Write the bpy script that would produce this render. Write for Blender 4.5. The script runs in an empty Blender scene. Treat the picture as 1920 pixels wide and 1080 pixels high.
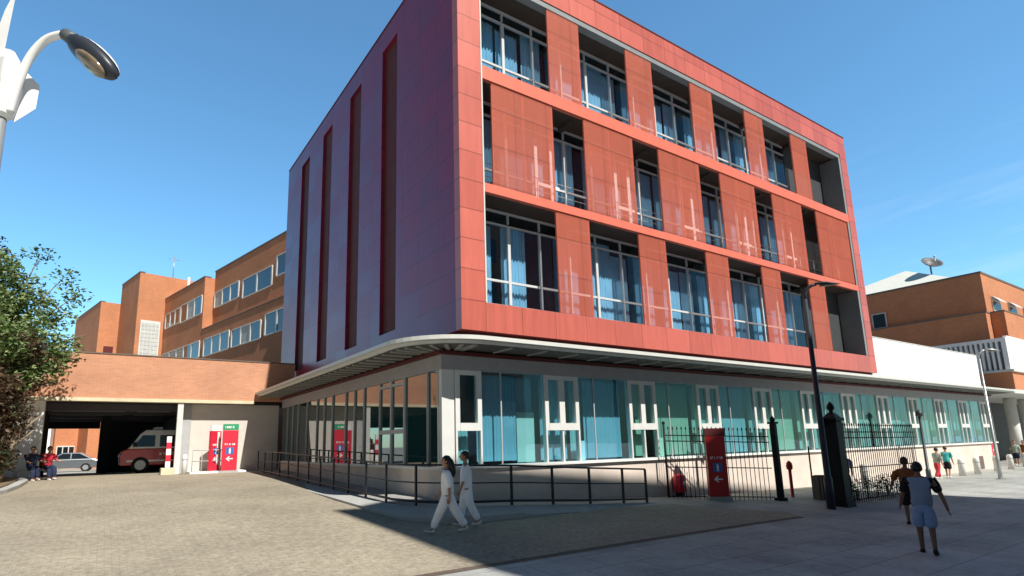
import bpy, bmesh, math, random
from mathutils import Vector, Matrix
random.seed(7)
S = bpy.context.scene
COL = S.collection
R = math.radians

# ------------------------------------------------------------------ materials
def new_mat(name):
    m = bpy.data.materials.new(name); m.use_nodes = True
    nt = m.node_tree; nt.nodes.clear()
    out = nt.nodes.new('ShaderNodeOutputMaterial')
    return m, nt, out
def N(nt, kind, **kw):
    n = nt.nodes.new(kind)
    for k, v in kw.items():
        if k in n.inputs.keys() if isinstance(k, str) else False: n.inputs[k].default_value = v
        else: setattr(n, k, v)
    return n
def c4(c): return (c[0], c[1], c[2], 1)
def mixc(nt, fac, a, b):
    n = nt.nodes.new('ShaderNodeMix'); n.data_type = 'RGBA'
    for sock, v in ((n.inputs[0], fac), (n.inputs[6], a), (n.inputs[7], b)):
        if hasattr(v, 'links'): nt.links.new(v, sock)
        else: sock.default_value = v if isinstance(v, (int, float)) else c4(v)
    return n.outputs[2]
def mth(nt, op, a, b=None, c=None):
    n = nt.nodes.new('ShaderNodeMath'); n.operation = op
    for i, v in enumerate((a, b, c)):
        if v is None: continue
        if hasattr(v, 'links'): nt.links.new(v, n.inputs[i])
        else: n.inputs[i].default_value = v
    return n.outputs[0]
def pos(nt):
    return nt.nodes.new('ShaderNodeNewGeometry').outputs['Position']
def xyz(nt, v):
    n = nt.nodes.new('ShaderNodeSeparateXYZ'); nt.links.new(v, n.inputs[0]); return n.outputs
def comb(nt, x, y, z):
    n = nt.nodes.new('ShaderNodeCombineXYZ')
    for i, v in enumerate((x, y, z)):
        if hasattr(v, 'links'): nt.links.new(v, n.inputs[i])
        else: n.inputs[i].default_value = v
    return n.outputs[0]
def noise(nt, vec, scale, detail=3, rough=.55):
    n = nt.nodes.new('ShaderNodeTexNoise'); n.inputs['Scale'].default_value = scale
    n.inputs['Detail'].default_value = detail; n.inputs['Roughness'].default_value = rough
    nt.links.new(vec, n.inputs['Vector']); return n.outputs['Fac']
def ramp(nt, f, a, b):
    n = nt.nodes.new('ShaderNodeMapRange'); nt.links.new(f, n.inputs[0])
    n.inputs[1].default_value = a; n.inputs[2].default_value = b; return n.outputs[0]
def plain(name, col, rough=.7, var=.12, nscale=3., metal=0., spec=.4, coat=0., bump=0., ior=None):
    m, nt, out = new_mat(name)
    b = nt.nodes.new('ShaderNodeBsdfPrincipled')
    p = pos(nt); f = ramp(nt, noise(nt, p, nscale, 4, .6), .3, .7)
    dk = [x * (1 - var) for x in col]; lt = [min(1, x * (1 + var)) for x in col]
    nt.links.new(mixc(nt, f, dk, lt), b.inputs['Base Color'])
    b.inputs['Roughness'].default_value = rough; b.inputs['Metallic'].default_value = metal
    b.inputs['Specular IOR Level'].default_value = spec; b.inputs['Coat Weight'].default_value = coat
    b.inputs['Coat Roughness'].default_value = .12
    if ior: b.inputs['IOR'].default_value = ior
    if bump:
        bp = nt.nodes.new('ShaderNodeBump'); bp.inputs['Strength'].default_value = bump; bp.inputs['Distance'].default_value = .02
        nt.links.new(noise(nt, p, nscale * 12, 3), bp.inputs['Height']); nt.links.new(bp.outputs[0], b.inputs['Normal'])
    nt.links.new(b.outputs[0], out.inputs[0]); return m
def brick(name, c1, c2, mortar, w=.28, h=.075, var=.2):
    m, nt, out = new_mat(name)
    b = nt.nodes.new('ShaderNodeBsdfPrincipled'); p = pos(nt); x, y, z = xyz(nt, p)
    v = comb(nt, mth(nt, 'ADD', x, y), z, 0.)
    t = nt.nodes.new('ShaderNodeTexBrick'); nt.links.new(v, t.inputs['Vector'])
    t.inputs['Color1'].default_value = c4(c1); t.inputs['Color2'].default_value = c4(c2); t.inputs['Mortar'].default_value = c4(mortar)
    t.inputs['Scale'].default_value = 1; t.inputs['Brick Width'].default_value = w; t.inputs['Row Height'].default_value = h
    t.inputs['Mortar Size'].default_value = .008; t.inputs['Bias'].default_value = 0
    f = ramp(nt, noise(nt, p, .55, 5, .65), .25, .75)
    g = mixc(nt, f, (1 - var,) * 3, (1 + var * .5,) * 3)
    mm = nt.nodes.new('ShaderNodeMix'); mm.data_type = 'RGBA'; mm.blend_type = 'MULTIPLY'; mm.inputs[0].default_value = 1
    nt.links.new(t.outputs['Color'], mm.inputs[6]); nt.links.new(g, mm.inputs[7])
    nt.links.new(mm.outputs[2], b.inputs['Base Color']); b.inputs['Roughness'].default_value = .85
    bp = nt.nodes.new('ShaderNodeBump'); bp.inputs['Strength'].default_value = .4; bp.inputs['Distance'].default_value = .01
    nt.links.new(t.outputs['Fac'], bp.inputs['Height']); bp.invert = True; nt.links.new(bp.outputs[0], b.inputs['Normal'])
    nt.links.new(b.outputs[0], out.inputs[0]); return m
def seam_fac(nt, coord, off, period, width):
    f = mth(nt, 'FRACT', mth(nt, 'DIVIDE', mth(nt, 'SUBTRACT', coord, off), period))
    d = mth(nt, 'MULTIPLY', mth(nt, 'MINIMUM', f, mth(nt, 'SUBTRACT', 1., f)), period)
    return mth(nt, 'LESS_THAN', d, width)
def cladding(name, col, side, rough=.34, coat=.6, alpha=0., zper=.868, zoff=5.945, hper=1.242, hoff=8.47, var=.1, ior=1.5, cior=1.5, stint=None):
    """red enamelled panels with thin dark joints; alpha>0 = perforated sheet you can see through"""
    m, nt, out = new_mat(name)
    b = nt.nodes.new('ShaderNodeBsdfPrincipled'); p = pos(nt); x, y, z = xyz(nt, p)
    h = y if side else x
    cell = comb(nt, mth(nt, 'FLOOR', mth(nt, 'DIVIDE', mth(nt, 'SUBTRACT', h, hoff), hper)), mth(nt, 'FLOOR', mth(nt, 'DIVIDE', mth(nt, 'SUBTRACT', z, zoff), zper)), 0.)
    wn = nt.nodes.new('ShaderNodeTexWhiteNoise'); nt.links.new(cell, wn.inputs['Vector'])
    streak = ramp(nt, noise(nt, comb(nt, mth(nt, 'MULTIPLY', h, 3.), mth(nt, 'MULTIPLY', z, .35), 0.), 1.6, 4, .6), .3, .7)
    f = mth(nt, 'ADD', mth(nt, 'MULTIPLY', wn.outputs['Value'], .5), mth(nt, 'MULTIPLY', streak, .5))
    base = mixc(nt, f, [c * (1 - var) for c in col], [c * (1 + var) for c in col])
    drip = ramp(nt, noise(nt, comb(nt, mth(nt, 'MULTIPLY', h, 9.), mth(nt, 'MULTIPLY', z, .22), 3.), 1., 5, .7), .52, .75)
    base = mixc(nt, mth(nt, 'MULTIPLY', drip, .22), base, [c * .55 for c in col])
    s = mth(nt, 'MAXIMUM', seam_fac(nt, z, zoff, zper, .016), seam_fac(nt, h, hoff, hper, .011))
    base = mixc(nt, mth(nt, 'MULTIPLY', s, .62), base, [c * .25 for c in col])
    nt.links.new(base, b.inputs['Base Color'])
    nt.links.new(mth(nt, 'ADD', mth(nt, 'MULTIPLY', wn.outputs['Value'], .08), rough), b.inputs['Roughness'])
    b.inputs['IOR'].default_value = ior
    if stint: b.inputs['Specular Tint'].default_value = c4(stint)
    b.inputs['Coat Weight'].default_value = coat; b.inputs['Coat Roughness'].default_value = .2; b.inputs['Coat IOR'].default_value = cior
    bp = nt.nodes.new('ShaderNodeBump'); bp.inputs['Strength'].default_value = .15; bp.inputs['Distance'].default_value = .02
    nt.links.new(noise(nt, p, 1.1, 2), bp.inputs['Height']); nt.links.new(bp.outputs[0], b.inputs['Normal'])
    if alpha:
        tr = nt.nodes.new('ShaderNodeBsdfTransparent'); mx = nt.nodes.new('ShaderNodeMixShader')
        mx.inputs[0].default_value = alpha
        nt.links.new(b.outputs[0], mx.inputs[1]); nt.links.new(tr.outputs[0], mx.inputs[2]); nt.links.new(mx.outputs[0], out.inputs[0])
    else: nt.links.new(b.outputs[0], out.inputs[0])
    return m
def glass(name, tint, refl=.0, ior=1.5, rough=.01):
    m, nt, out = new_mat(name)
    tr = nt.nodes.new('ShaderNodeBsdfTransparent'); tr.inputs[0].default_value = c4(tint)
    gl = nt.nodes.new('ShaderNodeBsdfGlossy'); gl.inputs['Roughness'].default_value = rough; gl.inputs[0].default_value = (.9, .97, 1, 1)
    bp = nt.nodes.new('ShaderNodeBump'); bp.inputs['Strength'].default_value = .04; bp.inputs['Distance'].default_value = .05
    nt.links.new(noise(nt, pos(nt), .7, 2), bp.inputs['Height']); nt.links.new(bp.outputs[0], gl.inputs['Normal'])
    g_ = nt.nodes.new('ShaderNodeNewGeometry'); dp = nt.nodes.new('ShaderNodeVectorMath'); dp.operation = 'DOT_PRODUCT'
    nt.links.new(g_.outputs['Incoming'], dp.inputs[0]); nt.links.new(g_.outputs['Normal'], dp.inputs[1])
    f0 = ((ior - 1) / (ior + 1)) ** 2 + refl
    fr = mth(nt, 'ADD', mth(nt, 'MULTIPLY', mth(nt, 'POWER', mth(nt, 'SUBTRACT', 1., mth(nt, 'ABSOLUTE', dp.outputs['Value'])), 5.), 1 - f0), f0)
    mx = nt.nodes.new('ShaderNodeMixShader')
    nt.links.new(fr, mx.inputs[0])
    nt.links.new(tr.outputs[0], mx.inputs[1]); nt.links.new(gl.outputs[0], mx.inputs[2]); nt.links.new(mx.outputs[0], out.inputs[0])
    return m
def paving(name, c1, c2, mortar, bw, bh, speck=.25, rough=.85, nsc=1.2, mort=.012, patch=.15, bump=.3):
    m, nt, out = new_mat(name)
    b = nt.nodes.new('ShaderNodeBsdfPrincipled'); p = pos(nt)
    t = nt.nodes.new('ShaderNodeTexBrick'); nt.links.new(p, t.inputs['Vector'])
    t.inputs['Color1'].default_value = c4(c1); t.inputs['Color2'].default_value = c4(c2); t.inputs['Mortar'].default_value = c4(mortar)
    t.inputs['Scale'].default_value = 1; t.inputs['Brick Width'].default_value = bw; t.inputs['Row Height'].default_value = bh
    t.inputs['Mortar Size'].default_value = mort
    f = mth(nt, 'ADD', mth(nt, 'MULTIPLY', ramp(nt, noise(nt, p, 9., 3, .7), .3, .7), speck), mth(nt, 'MULTIPLY', ramp(nt, noise(nt, p, nsc * .35, 5, .6), .3, .7), patch))
    f = mth(nt, 'ADD', f, 1 - (speck + patch) / 2)
    mm = nt.nodes.new('ShaderNodeMix'); mm.data_type = 'RGBA'; mm.blend_type = 'MULTIPLY'; mm.inputs[0].default_value = 1
    nt.links.new(t.outputs['Color'], mm.inputs[6]); nt.links.new(comb(nt, f, f, f), mm.inputs[7])
    nt.links.new(mm.outputs[2], b.inputs['Base Color']); b.inputs['Roughness'].default_value = rough
    bp = nt.nodes.new('ShaderNodeBump'); bp.inputs['Strength'].default_value = bump; bp.inputs['Distance'].default_value = .015
    nt.links.new(noise(nt, p, 30., 3), bp.inputs['Height']); nt.links.new(bp.outputs[0], b.inputs['Normal'])
    nt.links.new(b.outputs[0], out.inputs[0]); return m
def leafmat(name, c1, c2):
    m, nt, out = new_mat(name)
    b = nt.nodes.new('ShaderNodeBsdfPrincipled')
    f = ramp(nt, noise(nt, pos(nt), 2.6, 4, .7), .3, .7)
    nt.links.new(mixc(nt, f, c1, c2), b.inputs['Base Color']); b.inputs['Roughness'].default_value = .55
    tl = nt.nodes.new('ShaderNodeBsdfTranslucent'); nt.links.new(mixc(nt, f, c1, c2), tl.inputs[0])
    mx = nt.nodes.new('ShaderNodeMixShader'); mx.inputs[0].default_value = .25
    nt.links.new(b.outputs[0], mx.inputs[1]); nt.links.new(tl.outputs[0], mx.inputs[2]); nt.links.new(mx.outputs[0], out.inputs[0]); return m

RED = (.56, .075, .055)
M = dict(
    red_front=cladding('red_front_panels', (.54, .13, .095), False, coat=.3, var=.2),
    red_side_shaded=cladding('red_side_panels_shaded', (.22, .018, .05), True, rough=.30, coat=0., hoff=12.67, var=.25, ior=1.55, stint=(.86, .66, .96)),  # same red panels, with shade and purple sky sheen put into the colour
    red_screen=cladding('red_perforated_screen', (.62, .142, .080), False, rough=.6, coat=.0, alpha=.55, zper=1.2, hper=1.25),
    strip=cladding('maroon_recess', (.11, .014, .012), True, rough=.7, coat=0., hper=.33, hoff=16.85, zper=.868),
    red_band=plain('red_band', (.68, .17, .11), .45, .06),
    maroon=plain('maroon_trim', (.10, .012, .012), .6),
    grey_lining=plain('grey_lining', (.24, .26, .27), .5, .08),
    light_trim=plain('pale_metal_trim', (.62, .62, .58), .4, .05),
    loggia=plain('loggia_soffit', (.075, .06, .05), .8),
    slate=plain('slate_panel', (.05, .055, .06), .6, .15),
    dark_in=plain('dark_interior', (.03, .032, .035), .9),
    frame_white=plain('white_frame', (.66, .66, .63), .45, .05),
    frame_mid=plain('pale_aluminium', (.60, .62, .63), .4, .06),
    frame_grey=plain('aluminium_frame', (.42, .43, .43), .4, .06),
    header=plain('pale_header', (.34, .33, .34), .5, .1),
    base_wall=plain('cream_plaster', (.70, .60, .52), .85, .13, .9, bump=.1),
    sill=plain('white_sill', (.82, .80, .76), .6, .05),
    white_wall=plain('white_wall', (.86, .86, .85), .7, .03),
    soffit=plain('canopy_soffit', (.11, .105, .095), .7, .15),
    rib=plain('canopy_rib', (.34, .34, .31), .6),
    gl_blue=glass('glass_blue', (.72, .92, .97), .05),
    gl_teal=glass('glass_teal', (.72, .92, .94), .05),
    gl_green=glass('glass_green', (.74, .92, .89), .05),
    gl_up=glass('glass_upper', (.74, .88, .95), .05, 1.55),
    gl_side=plain('glass_dark_side', (.010, .042, .044), .02, .2, .6, spec=.5, ior=2.7),
    cur_blue=plain('curtain_blue', (.32, .43, .48), .85, .1, 1.),
    cur_green=plain('curtain_green', (.40, .49, .45), .85, .1, 1.),
    cur_cream=plain('curtain_cream', (.66, .66, .55), .85, .05),
    cur_up=plain('curtain_upper', (.60, .74, .83), .85, .15, 1.),
    brick_link=brick('brick_pale', (.63, .29, .165), (.56, .25, .14), (.56, .36, .25), .28, .08),
    brick_far=brick('brick_orange', (.60, .24, .11), (.53, .20, .09), (.48, .24, .13)),
    brick_right=brick('brick_red_orange', (.59, .23, .105), (.52, .195, .085), (.48, .24, .14)),
    brick_opp=brick('brick_brown', (.24, .13, .09), (.2, .11, .08), (.25, .2, .17)),
    cream_trim=plain('cream_trim', (.66, .58, .40), .7),
    beige_wall=plain('beige_wall', (.62, .58, .52), .85, .05, bump=.1),
    pier=plain('grey_pier', (.42, .43, .43), .7, .1),
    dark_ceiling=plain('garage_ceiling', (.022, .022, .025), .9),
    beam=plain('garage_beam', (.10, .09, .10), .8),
    win_dark=plain('window_glass_dark', (.012, .016, .02), .04, .2, spec=.7, ior=1.6),
    win_pale=plain('blind_pale', (.5, .52, .5), .6),
    coping=plain('coping', (.16, .13, .11), .7),
    roof_white=plain('white_roof', (.78, .78, .70), .6, .06),
    iron=plain('black_iron', (.008, .009, .011), .55, .2, spec=.25),
    rail=plain('dark_rail', (.018, .02, .026), .4, .2),
    steel=plain('galvanised', (.42, .44, .44), .4, .1, metal=.6),
    lamp_dark=plain('lamp_dark', (.03, .035, .045), .4),
    lamp_white=plain('lamp_white', (.80, .79, .76), .45, .05),
    lamp_glass=plain('lamp_glass', (.22, .17, .11), .15, .35, 9., spec=.7),
    sign_red=plain('sign_red', (.68, .03, .06), .4, .06),
    sign_deep=plain('sign_deep_red', (.50, .014, .016), .4, .1),
    sign_green=plain('sign_green', (.03, .32, .15), .45),
    sign_white=plain('sign_white', (.86, .86, .86), .5, .03),
    sign_blue=plain('sign_blue', (.05, .14, .42), .45),
    concrete=plain('kerb_concrete', (.42, .42, .40), .85, .1, 2., bump=.2),
    ramp=paving('ramp_paving', (.36, .35, .33), (.33, .32, .30), (.2, .2, .2), .6, .4, .2),
    pavers=paving('tan_pavers', (.35, .305, .225), (.315, .27, .20), (.26, .225, .17), .2, .1, .5, patch=.34, mort=.008),
    slabs=paving('concrete_slabs', (.37, .37, .345), (.33, .335, .315), (.19, .19, .185), 1.2, .8, .25, nsc=1.6, patch=.6, rough=.75, bump=.15),
    band_dark=plain('dark_paver_band', (.12, .09, .07), .85, .2, 4.),
    soil=plain('soil', (.20, .15, .09), .95, .3, 4., bump=.4),
    bark=plain('bark', (.26, .20, .14), .95, .4, 6., bump=.6),
    leaf_green=leafmat('leaf_green', (.04, .09, .02), (.13, .22, .05)),
    leaf_yell=leafmat('leaf_light', (.17, .26, .08), (.34, .40, .18)),
    leaf_cop=leafmat('leaf_copper', (.05, .032, .02), (.15, .09, .045)),
    leaf_plum=leafmat('leaf_plum', (.03, .016, .03), (.075, .04, .07)),
    leaf_dark=leafmat('leaf_dark', (.015, .03, .012), (.05, .08, .03)),
    car_silver=plain('car_silver', (.20, .22, .24), .3, .04, metal=.5, coat=1.),
    car_red=plain('vehicle_red', (.45, .012, .012), .35, .05, coat=1.),
    car_white=plain('vehicle_white', (.78, .78, .76), .35, .03, coat=1.),
    tyre=plain('tyre', (.015, .015, .015), .85),
    skin=plain('skin', (.42, .23, .15), .55, .06, 20.),
    skin_tan=plain('skin_tan', (.25, .12, .075), .55, .06, 20.),
    hair=plain('hair_black', (.010, .008, .008), .45, .2, 40.),
    hair_br=plain('hair_brown', (.05, .022, .014), .5, .2, 40.),
    cl_white=plain('cloth_white', (.93, .93, .97), .85, .05, 8., bump=.2),
    cl_grey=plain('cloth_grey', (.26, .30, .42), .9, .06, 8., bump=.2),
    cl_black=plain('cloth_black', (.012, .012, .016), .9, .2, 8.),
    cl_lblue=plain('cloth_light_blue', (.30, .38, .58), .9, .08, 8., bump=.2),
    cl_rust=plain('cloth_rust', (.32, .10, .025), .9, .12, 8., bump=.2),
    cl_turq=plain('cloth_turquoise', (.06, .48, .48), .85, .08, 8.),
    cl_red=plain('cloth_red', (.55, .03, .05), .85, .08, 8.),
    cl_grn=plain('cloth_green_grey', (.36, .42, .36), .85, .1, 8.),
    cl_navy=plain('cloth_navy', (.02, .03, .07), .9, .1, 8.),
    shoe=plain('shoe_white', (.72, .72, .72), .6),
    shoe_dark=plain('shoe_dark', (.02, .02, .02), .6),
    dish=plain('dish_grey', (.10, .11, .115), .5, .2),
    opp_plaster=plain('opposite_plaster', (.30, .28, .25), .85),
)

# ------------------------------------------------------------------ helpers
def tag(o, label=None, cat=None, group=None, kind=None):
    if label: o['label'] = label
    if cat: o['category'] = cat
    if group: o['group'] = group
    if kind: o['kind'] = kind
    return o
def thing(name, label, cat, loc=(0, 0, 0), rz=0, group=None):
    o = bpy.data.objects.new(name, None); COL.objects.link(o); o.empty_display_size = .2
    o.location = loc; o.rotation_euler = (0, 0, rz); return tag(o, label, cat, group)
class MB:
    def __init__(s): s.bm = bmesh.new()
    def hexa(s, p):  # 8 points: bottom 4 ccw, top 4 ccw
        v = [s.bm.verts.new(q) for q in p]
        for f in ((3, 2, 1, 0), (4, 5, 6, 7), (0, 1, 5, 4), (1, 2, 6, 5), (2, 3, 7, 6), (3, 0, 4, 7)): s.bm.faces.new([v[i] for i in f])
        return s
    def box(s, x0, x1, y0, y1, z0, z1):
        return s.hexa([(x0, y0, z0), (x1, y0, z0), (x1, y1, z0), (x0, y1, z0), (x0, y0, z1), (x1, y0, z1), (x1, y1, z1), (x0, y1, z1)])
    def quad(s, *p): s.bm.faces.new([s.bm.verts.new(q) for q in p]); return s
    def prism(s, poly, z0, z1):
        a = [s.bm.verts.new((x, y, z0 if not callable(z0) else z0(x, y))) for x, y in poly]
        b = [s.bm.verts.new((x, y, z1 if not callable(z1) else z1(x, y))) for x, y in poly]
        n = len(poly); s.bm.faces.new(a[::-1]); s.bm.faces.new(b)
        for i in range(n): s.bm.faces.new((a[i], a[(i + 1) % n], b[(i + 1) % n], b[i]))
        return s
    def tube(s, pts, rad, n=8, cap=True):
        pts = [Vector(p) for p in pts]
        if not isinstance(rad, (list, tuple)): rad = [rad] * len(pts)
        rings = []; ref = None
        for i, p in enumerate(pts):
            t = (pts[min(i + 1, len(pts) - 1)] - pts[max(i - 1, 0)]).normalized()
            if ref is None: ref = Vector((1, 0, 0)) if abs(t.x) < .9 else Vector((0, 1, 0))
            a = (ref - t * ref.dot(t)).normalized(); ref = a; b = t.cross(a)
            rings.append([s.bm.verts.new(p + (a * math.cos(2 * math.pi * k / n) + b * math.sin(2 * math.pi * k / n)) * rad[i]) for k in range(n)])
        for r0, r1 in zip(rings, rings[1:]):
            for k in range(n): s.bm.faces.new((r0[k], r0[(k + 1) % n], r1[(k + 1) % n], r1[k])).smooth = True
        if cap: s.bm.faces.new(rings[0][::-1]); s.bm.faces.new(rings[-1])
        return s
    def ball(s, c, r, seg=12, rings=8, mat=None):
        rx, ry, rz = r if isinstance(r, (tuple, list)) else (r, r, r)
        m = Matrix.Translation(c) @ (mat or Matrix()) @ Matrix.Diagonal((rx, ry, rz, 1))
        g = bmesh.ops.create_uvsphere(s.bm, u_segments=seg, v_segments=rings, radius=1, matrix=m)
        for v in g['verts']:
            for f in v.link_faces: f.smooth = True
        return g['verts']
    def slab(s, xs, zs, y0, y1): pass
    def build(s, name, mat, parent=None, label=None, bevel=0., loc=None):
        bmesh.ops.recalc_face_normals(s.bm, faces=s.bm.faces)
        me = bpy.data.meshes.new(name); s.bm.to_mesh(me); s.bm.free()
        for mm in (mat if isinstance(mat, (list, tuple)) else [mat]): me.materials.append(mm)
        o = bpy.data.objects.new(name, me); COL.objects.link(o)
        if parent:
            o.parent = parent
        if loc is not None:  # vertices are relative to loc
            o.location = loc
        if label: o['label'] = label
        if bevel:
            b = o.modifiers.new('bevel', 'BEVEL'); b.width = bevel; b.segments = 2; b.limit_method = 'ANGLE'
        return o
def world_shift(root):
    """parts were modelled in world coordinates: keep them there although the root stands at the thing's base"""
    off = -root.location
    for ch in root.children: ch.location = off
def copy_tree(o, parent=None):
    c = o.copy(); COL.objects.link(c)
    if parent: c.parent = parent
    for ch in o.children: copy_tree(ch, c)
    return c
def interp(x, xs, ys):
    if x <= xs[0]: return ys[0]
    for a, b, p, q in zip(xs, xs[1:], ys, ys[1:]):
        if x <= b: return p + (q - p) * (x - a) / (b - a)
    return ys[-1]
def G(x, y):
    g = interp(y, [-200, 4, 8.3, 11.2, 14, 16, 18, 22.6, 27, 31, 36, 46, 60, 90], [0, 0, .13, .41, .65, .76, .86, 1.04, 1.16, 1.16, 1.1, .85, .75, .7])
    w = interp(x, [9, 13, 17, 22, 35], [1, .85, .5, .3, 0])
    return g * w

# ------------------------------------------------------------------ camera, sun, sky
cam_d = bpy.data.cameras.new('camera'); cam = bpy.data.objects.new('camera', cam_d); COL.objects.link(cam)
F_, PX_, PY_ = 1074.2272509640513, 913.0075994396182, 635.3496277832121
yaw, pit, rol = 0.9810725866116361, 0.1825741421312816, -0.02273662129016438
fw = Vector((math.cos(yaw) * math.cos(pit), math.sin(yaw) * math.cos(pit), math.sin(pit)))
rt = Vector((math.sin(yaw), -math.cos(yaw), 0)); up = rt.cross(fw)
r2 = rt * math.cos(rol) + up * math.sin(rol); u2 = -rt * math.sin(rol) + up * math.cos(rol)
mw = Matrix((r2, u2, -fw)).transposed().to_4x4(); mw.translation = (0, 0, 2.1); cam.matrix_world = mw
cam_d.sensor_width = 36; cam_d.lens = 36 * F_ / 1920
cam_d.shift_x = (960 - PX_) / 1920; cam_d.shift_y = (PY_ - 540) / 1920
cam_d.clip_start = .1; cam_d.clip_end = 3000; S.camera = cam

SUN = Vector((.122, -1, 1.1)).normalized()      # direction towards the sun
sl = bpy.data.lights.new('sun', 'SUN'); so = bpy.data.objects.new('sun', sl); COL.objects.link(so)
sl.energy = 5.0; sl.angle = R(.53); sl.color = (1, .955, .88); so.rotation_euler = SUN.to_track_quat('Z', 'Y').to_euler(); so.location = (0, -30, 60)
W = bpy.data.worlds.new('World'); S.world = W; W.use_nodes = True; nt = W.node_tree; nt.nodes.clear()
sky = nt.nodes.new('ShaderNodeTexSky'); sky.sky_type = 'NISHITA'; sky.sun_disc = False
sky.sun_elevation = math.asin(SUN.z); sky.sun_rotation = math.atan2(SUN.x, SUN.y); sky.altitude = 100; sky.air_density = 1.05; sky.dust_density = .25; sky.ozone_density = 2.2
bg = nt.nodes.new('ShaderNodeBackground'); bg.inputs[1].default_value = .11
wo = nt.nodes.new('ShaderNodeOutputWorld')
tc = nt.nodes.new('ShaderNodeTexCoord'); gx, gy, gz = xyz(nt, tc.outputs['Generated'])
az = mth(nt, 'DIVIDE', gy, mth(nt, 'MAXIMUM', gx, .05))
wis = noise(nt, comb(nt, mth(nt, 'MULTIPLY', az, 1.6), mth(nt, 'MULTIPLY', mth(nt, 'ADD', gz, mth(nt, 'MULTIPLY', az, .12)), 14.), 0.), 1.7, 5, .6)
band = mth(nt, 'MULTIPLY', ramp(nt, gz, .05, .22), ramp(nt, gz, .42, .26))
cf = mth(nt, 'MULTIPLY', mth(nt, 'MULTIPLY', ramp(nt, wis, .50, .75), band), mth(nt, 'MULTIPLY', ramp(nt, az, .62, .35), .2))
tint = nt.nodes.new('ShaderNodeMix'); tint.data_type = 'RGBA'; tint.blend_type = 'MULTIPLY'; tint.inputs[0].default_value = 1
dd_ = mth(nt, 'ADD', mth(nt, 'MULTIPLY', gx, .50), mth(nt, 'MULTIPLY', gy, .87))   # added weight: sky brightened ahead, dimmed behind the camera to cut ambient light
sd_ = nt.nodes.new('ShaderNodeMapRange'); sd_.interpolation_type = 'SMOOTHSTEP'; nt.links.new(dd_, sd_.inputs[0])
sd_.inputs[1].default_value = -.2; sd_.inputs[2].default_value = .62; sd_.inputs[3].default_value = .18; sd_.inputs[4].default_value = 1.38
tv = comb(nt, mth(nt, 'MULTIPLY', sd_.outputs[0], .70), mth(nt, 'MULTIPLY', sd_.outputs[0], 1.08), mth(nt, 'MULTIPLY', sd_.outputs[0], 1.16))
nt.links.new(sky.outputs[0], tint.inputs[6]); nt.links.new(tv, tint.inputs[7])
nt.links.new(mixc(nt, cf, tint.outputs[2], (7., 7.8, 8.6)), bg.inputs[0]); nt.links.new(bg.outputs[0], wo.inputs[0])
S.view_settings.view_transform = 'Standard'; S.view_settings.look = 'None'; S.view_settings.exposure = 0.35; S.view_settings.gamma = 1

# ------------------------------------------------------------------ ground
def grid_sheet(name, xs, ys, mat, dz=0., keep=None):
    bm = bmesh.new(); V = {}
    for i, x in enumerate(xs):
        for j, y in enumerate(ys): V[i, j] = bm.verts.new((x, y, G(x, y) + dz))
    for i in range(len(xs) - 1):
        for j in range(len(ys) - 1):
            f = bm.faces.new((V[i, j], V[i + 1, j], V[i + 1, j + 1], V[i, j + 1])); f.smooth = True
    me = bpy.data.meshes.new(name); bm.to_mesh(me); bm.free(); me.materials.append(mat)
    o = bpy.data.objects.new(name, me); COL.objects.link(o); o['kind'] = 'structure'; return o
fx = [-900, -300, -100, -40] + [-20 + i for i in range(61)] + [50, 70, 120, 300, 900]
fy = [-900, -300, -100, -40, -20, -10, -5] + [i * .5 for i in range(0, 66)] + [34, 36, 38, 42, 46, 50, 60, 75, 90, 150, 300, 900]
grid_sheet('ground', fx, fy, M['slabs'])
# driveway: tan pavers up to the straight joint with the concrete pavement
def strip_sheet(name, rows, mat, dz, n=40):
    bm = bmesh.new(); prev = None
    for y, xa, xb in rows:
        cur = [bm.verts.new((xa + (xb - xa) * k / n, y, G(xa + (xb - xa) * k / n, y) + dz)) for k in range(n + 1)]
        if prev:
            for k in range(n): bm.faces.new((prev[k], prev[k + 1], cur[k + 1], cur[k])).smooth = True
        prev = cur
    me = bpy.data.meshes.new(name); bm.to_mesh(me); bm.free(); me.materials.append(mat)
    o = bpy.data.objects.new(name, me); COL.objects.link(o); o['kind'] = 'structure'; return o
rows = []
yy = 8.4
while yy < 46:
    rows.append((yy, -14, interp(yy, [8.4, 8.9, 11.3, 11.45, 28.2, 28.3], [15.2, 15.6, 13.6, 7.4, 5.6, 4.])))
    yy += .25
strip_sheet('driveway', rows, M['pavers'], .006)
strip_sheet('paver_band', [(8.22, -14, 15.2), (8.3, -14, 15.2), (8.4, -14, 15.2)], M['band_dark'], .010)

# ------------------------------------------------------------------ hospital building
H = thing('hospital_building', 'red panelled hospital block on a glazed ground floor with a white edged canopy', 'building', (7.06, 12.67, 0))
X0, X1, Y0, Y1 = 7.69, 31.5, 12.67, 31.37
ZB, ZS, ZA0, ZA1, ZC0, ZC1, ZT0, ZT1 = 5.12, 5.93, 9.20, 9.47, 12.79, 13.22, 16.55, 17.65
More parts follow.
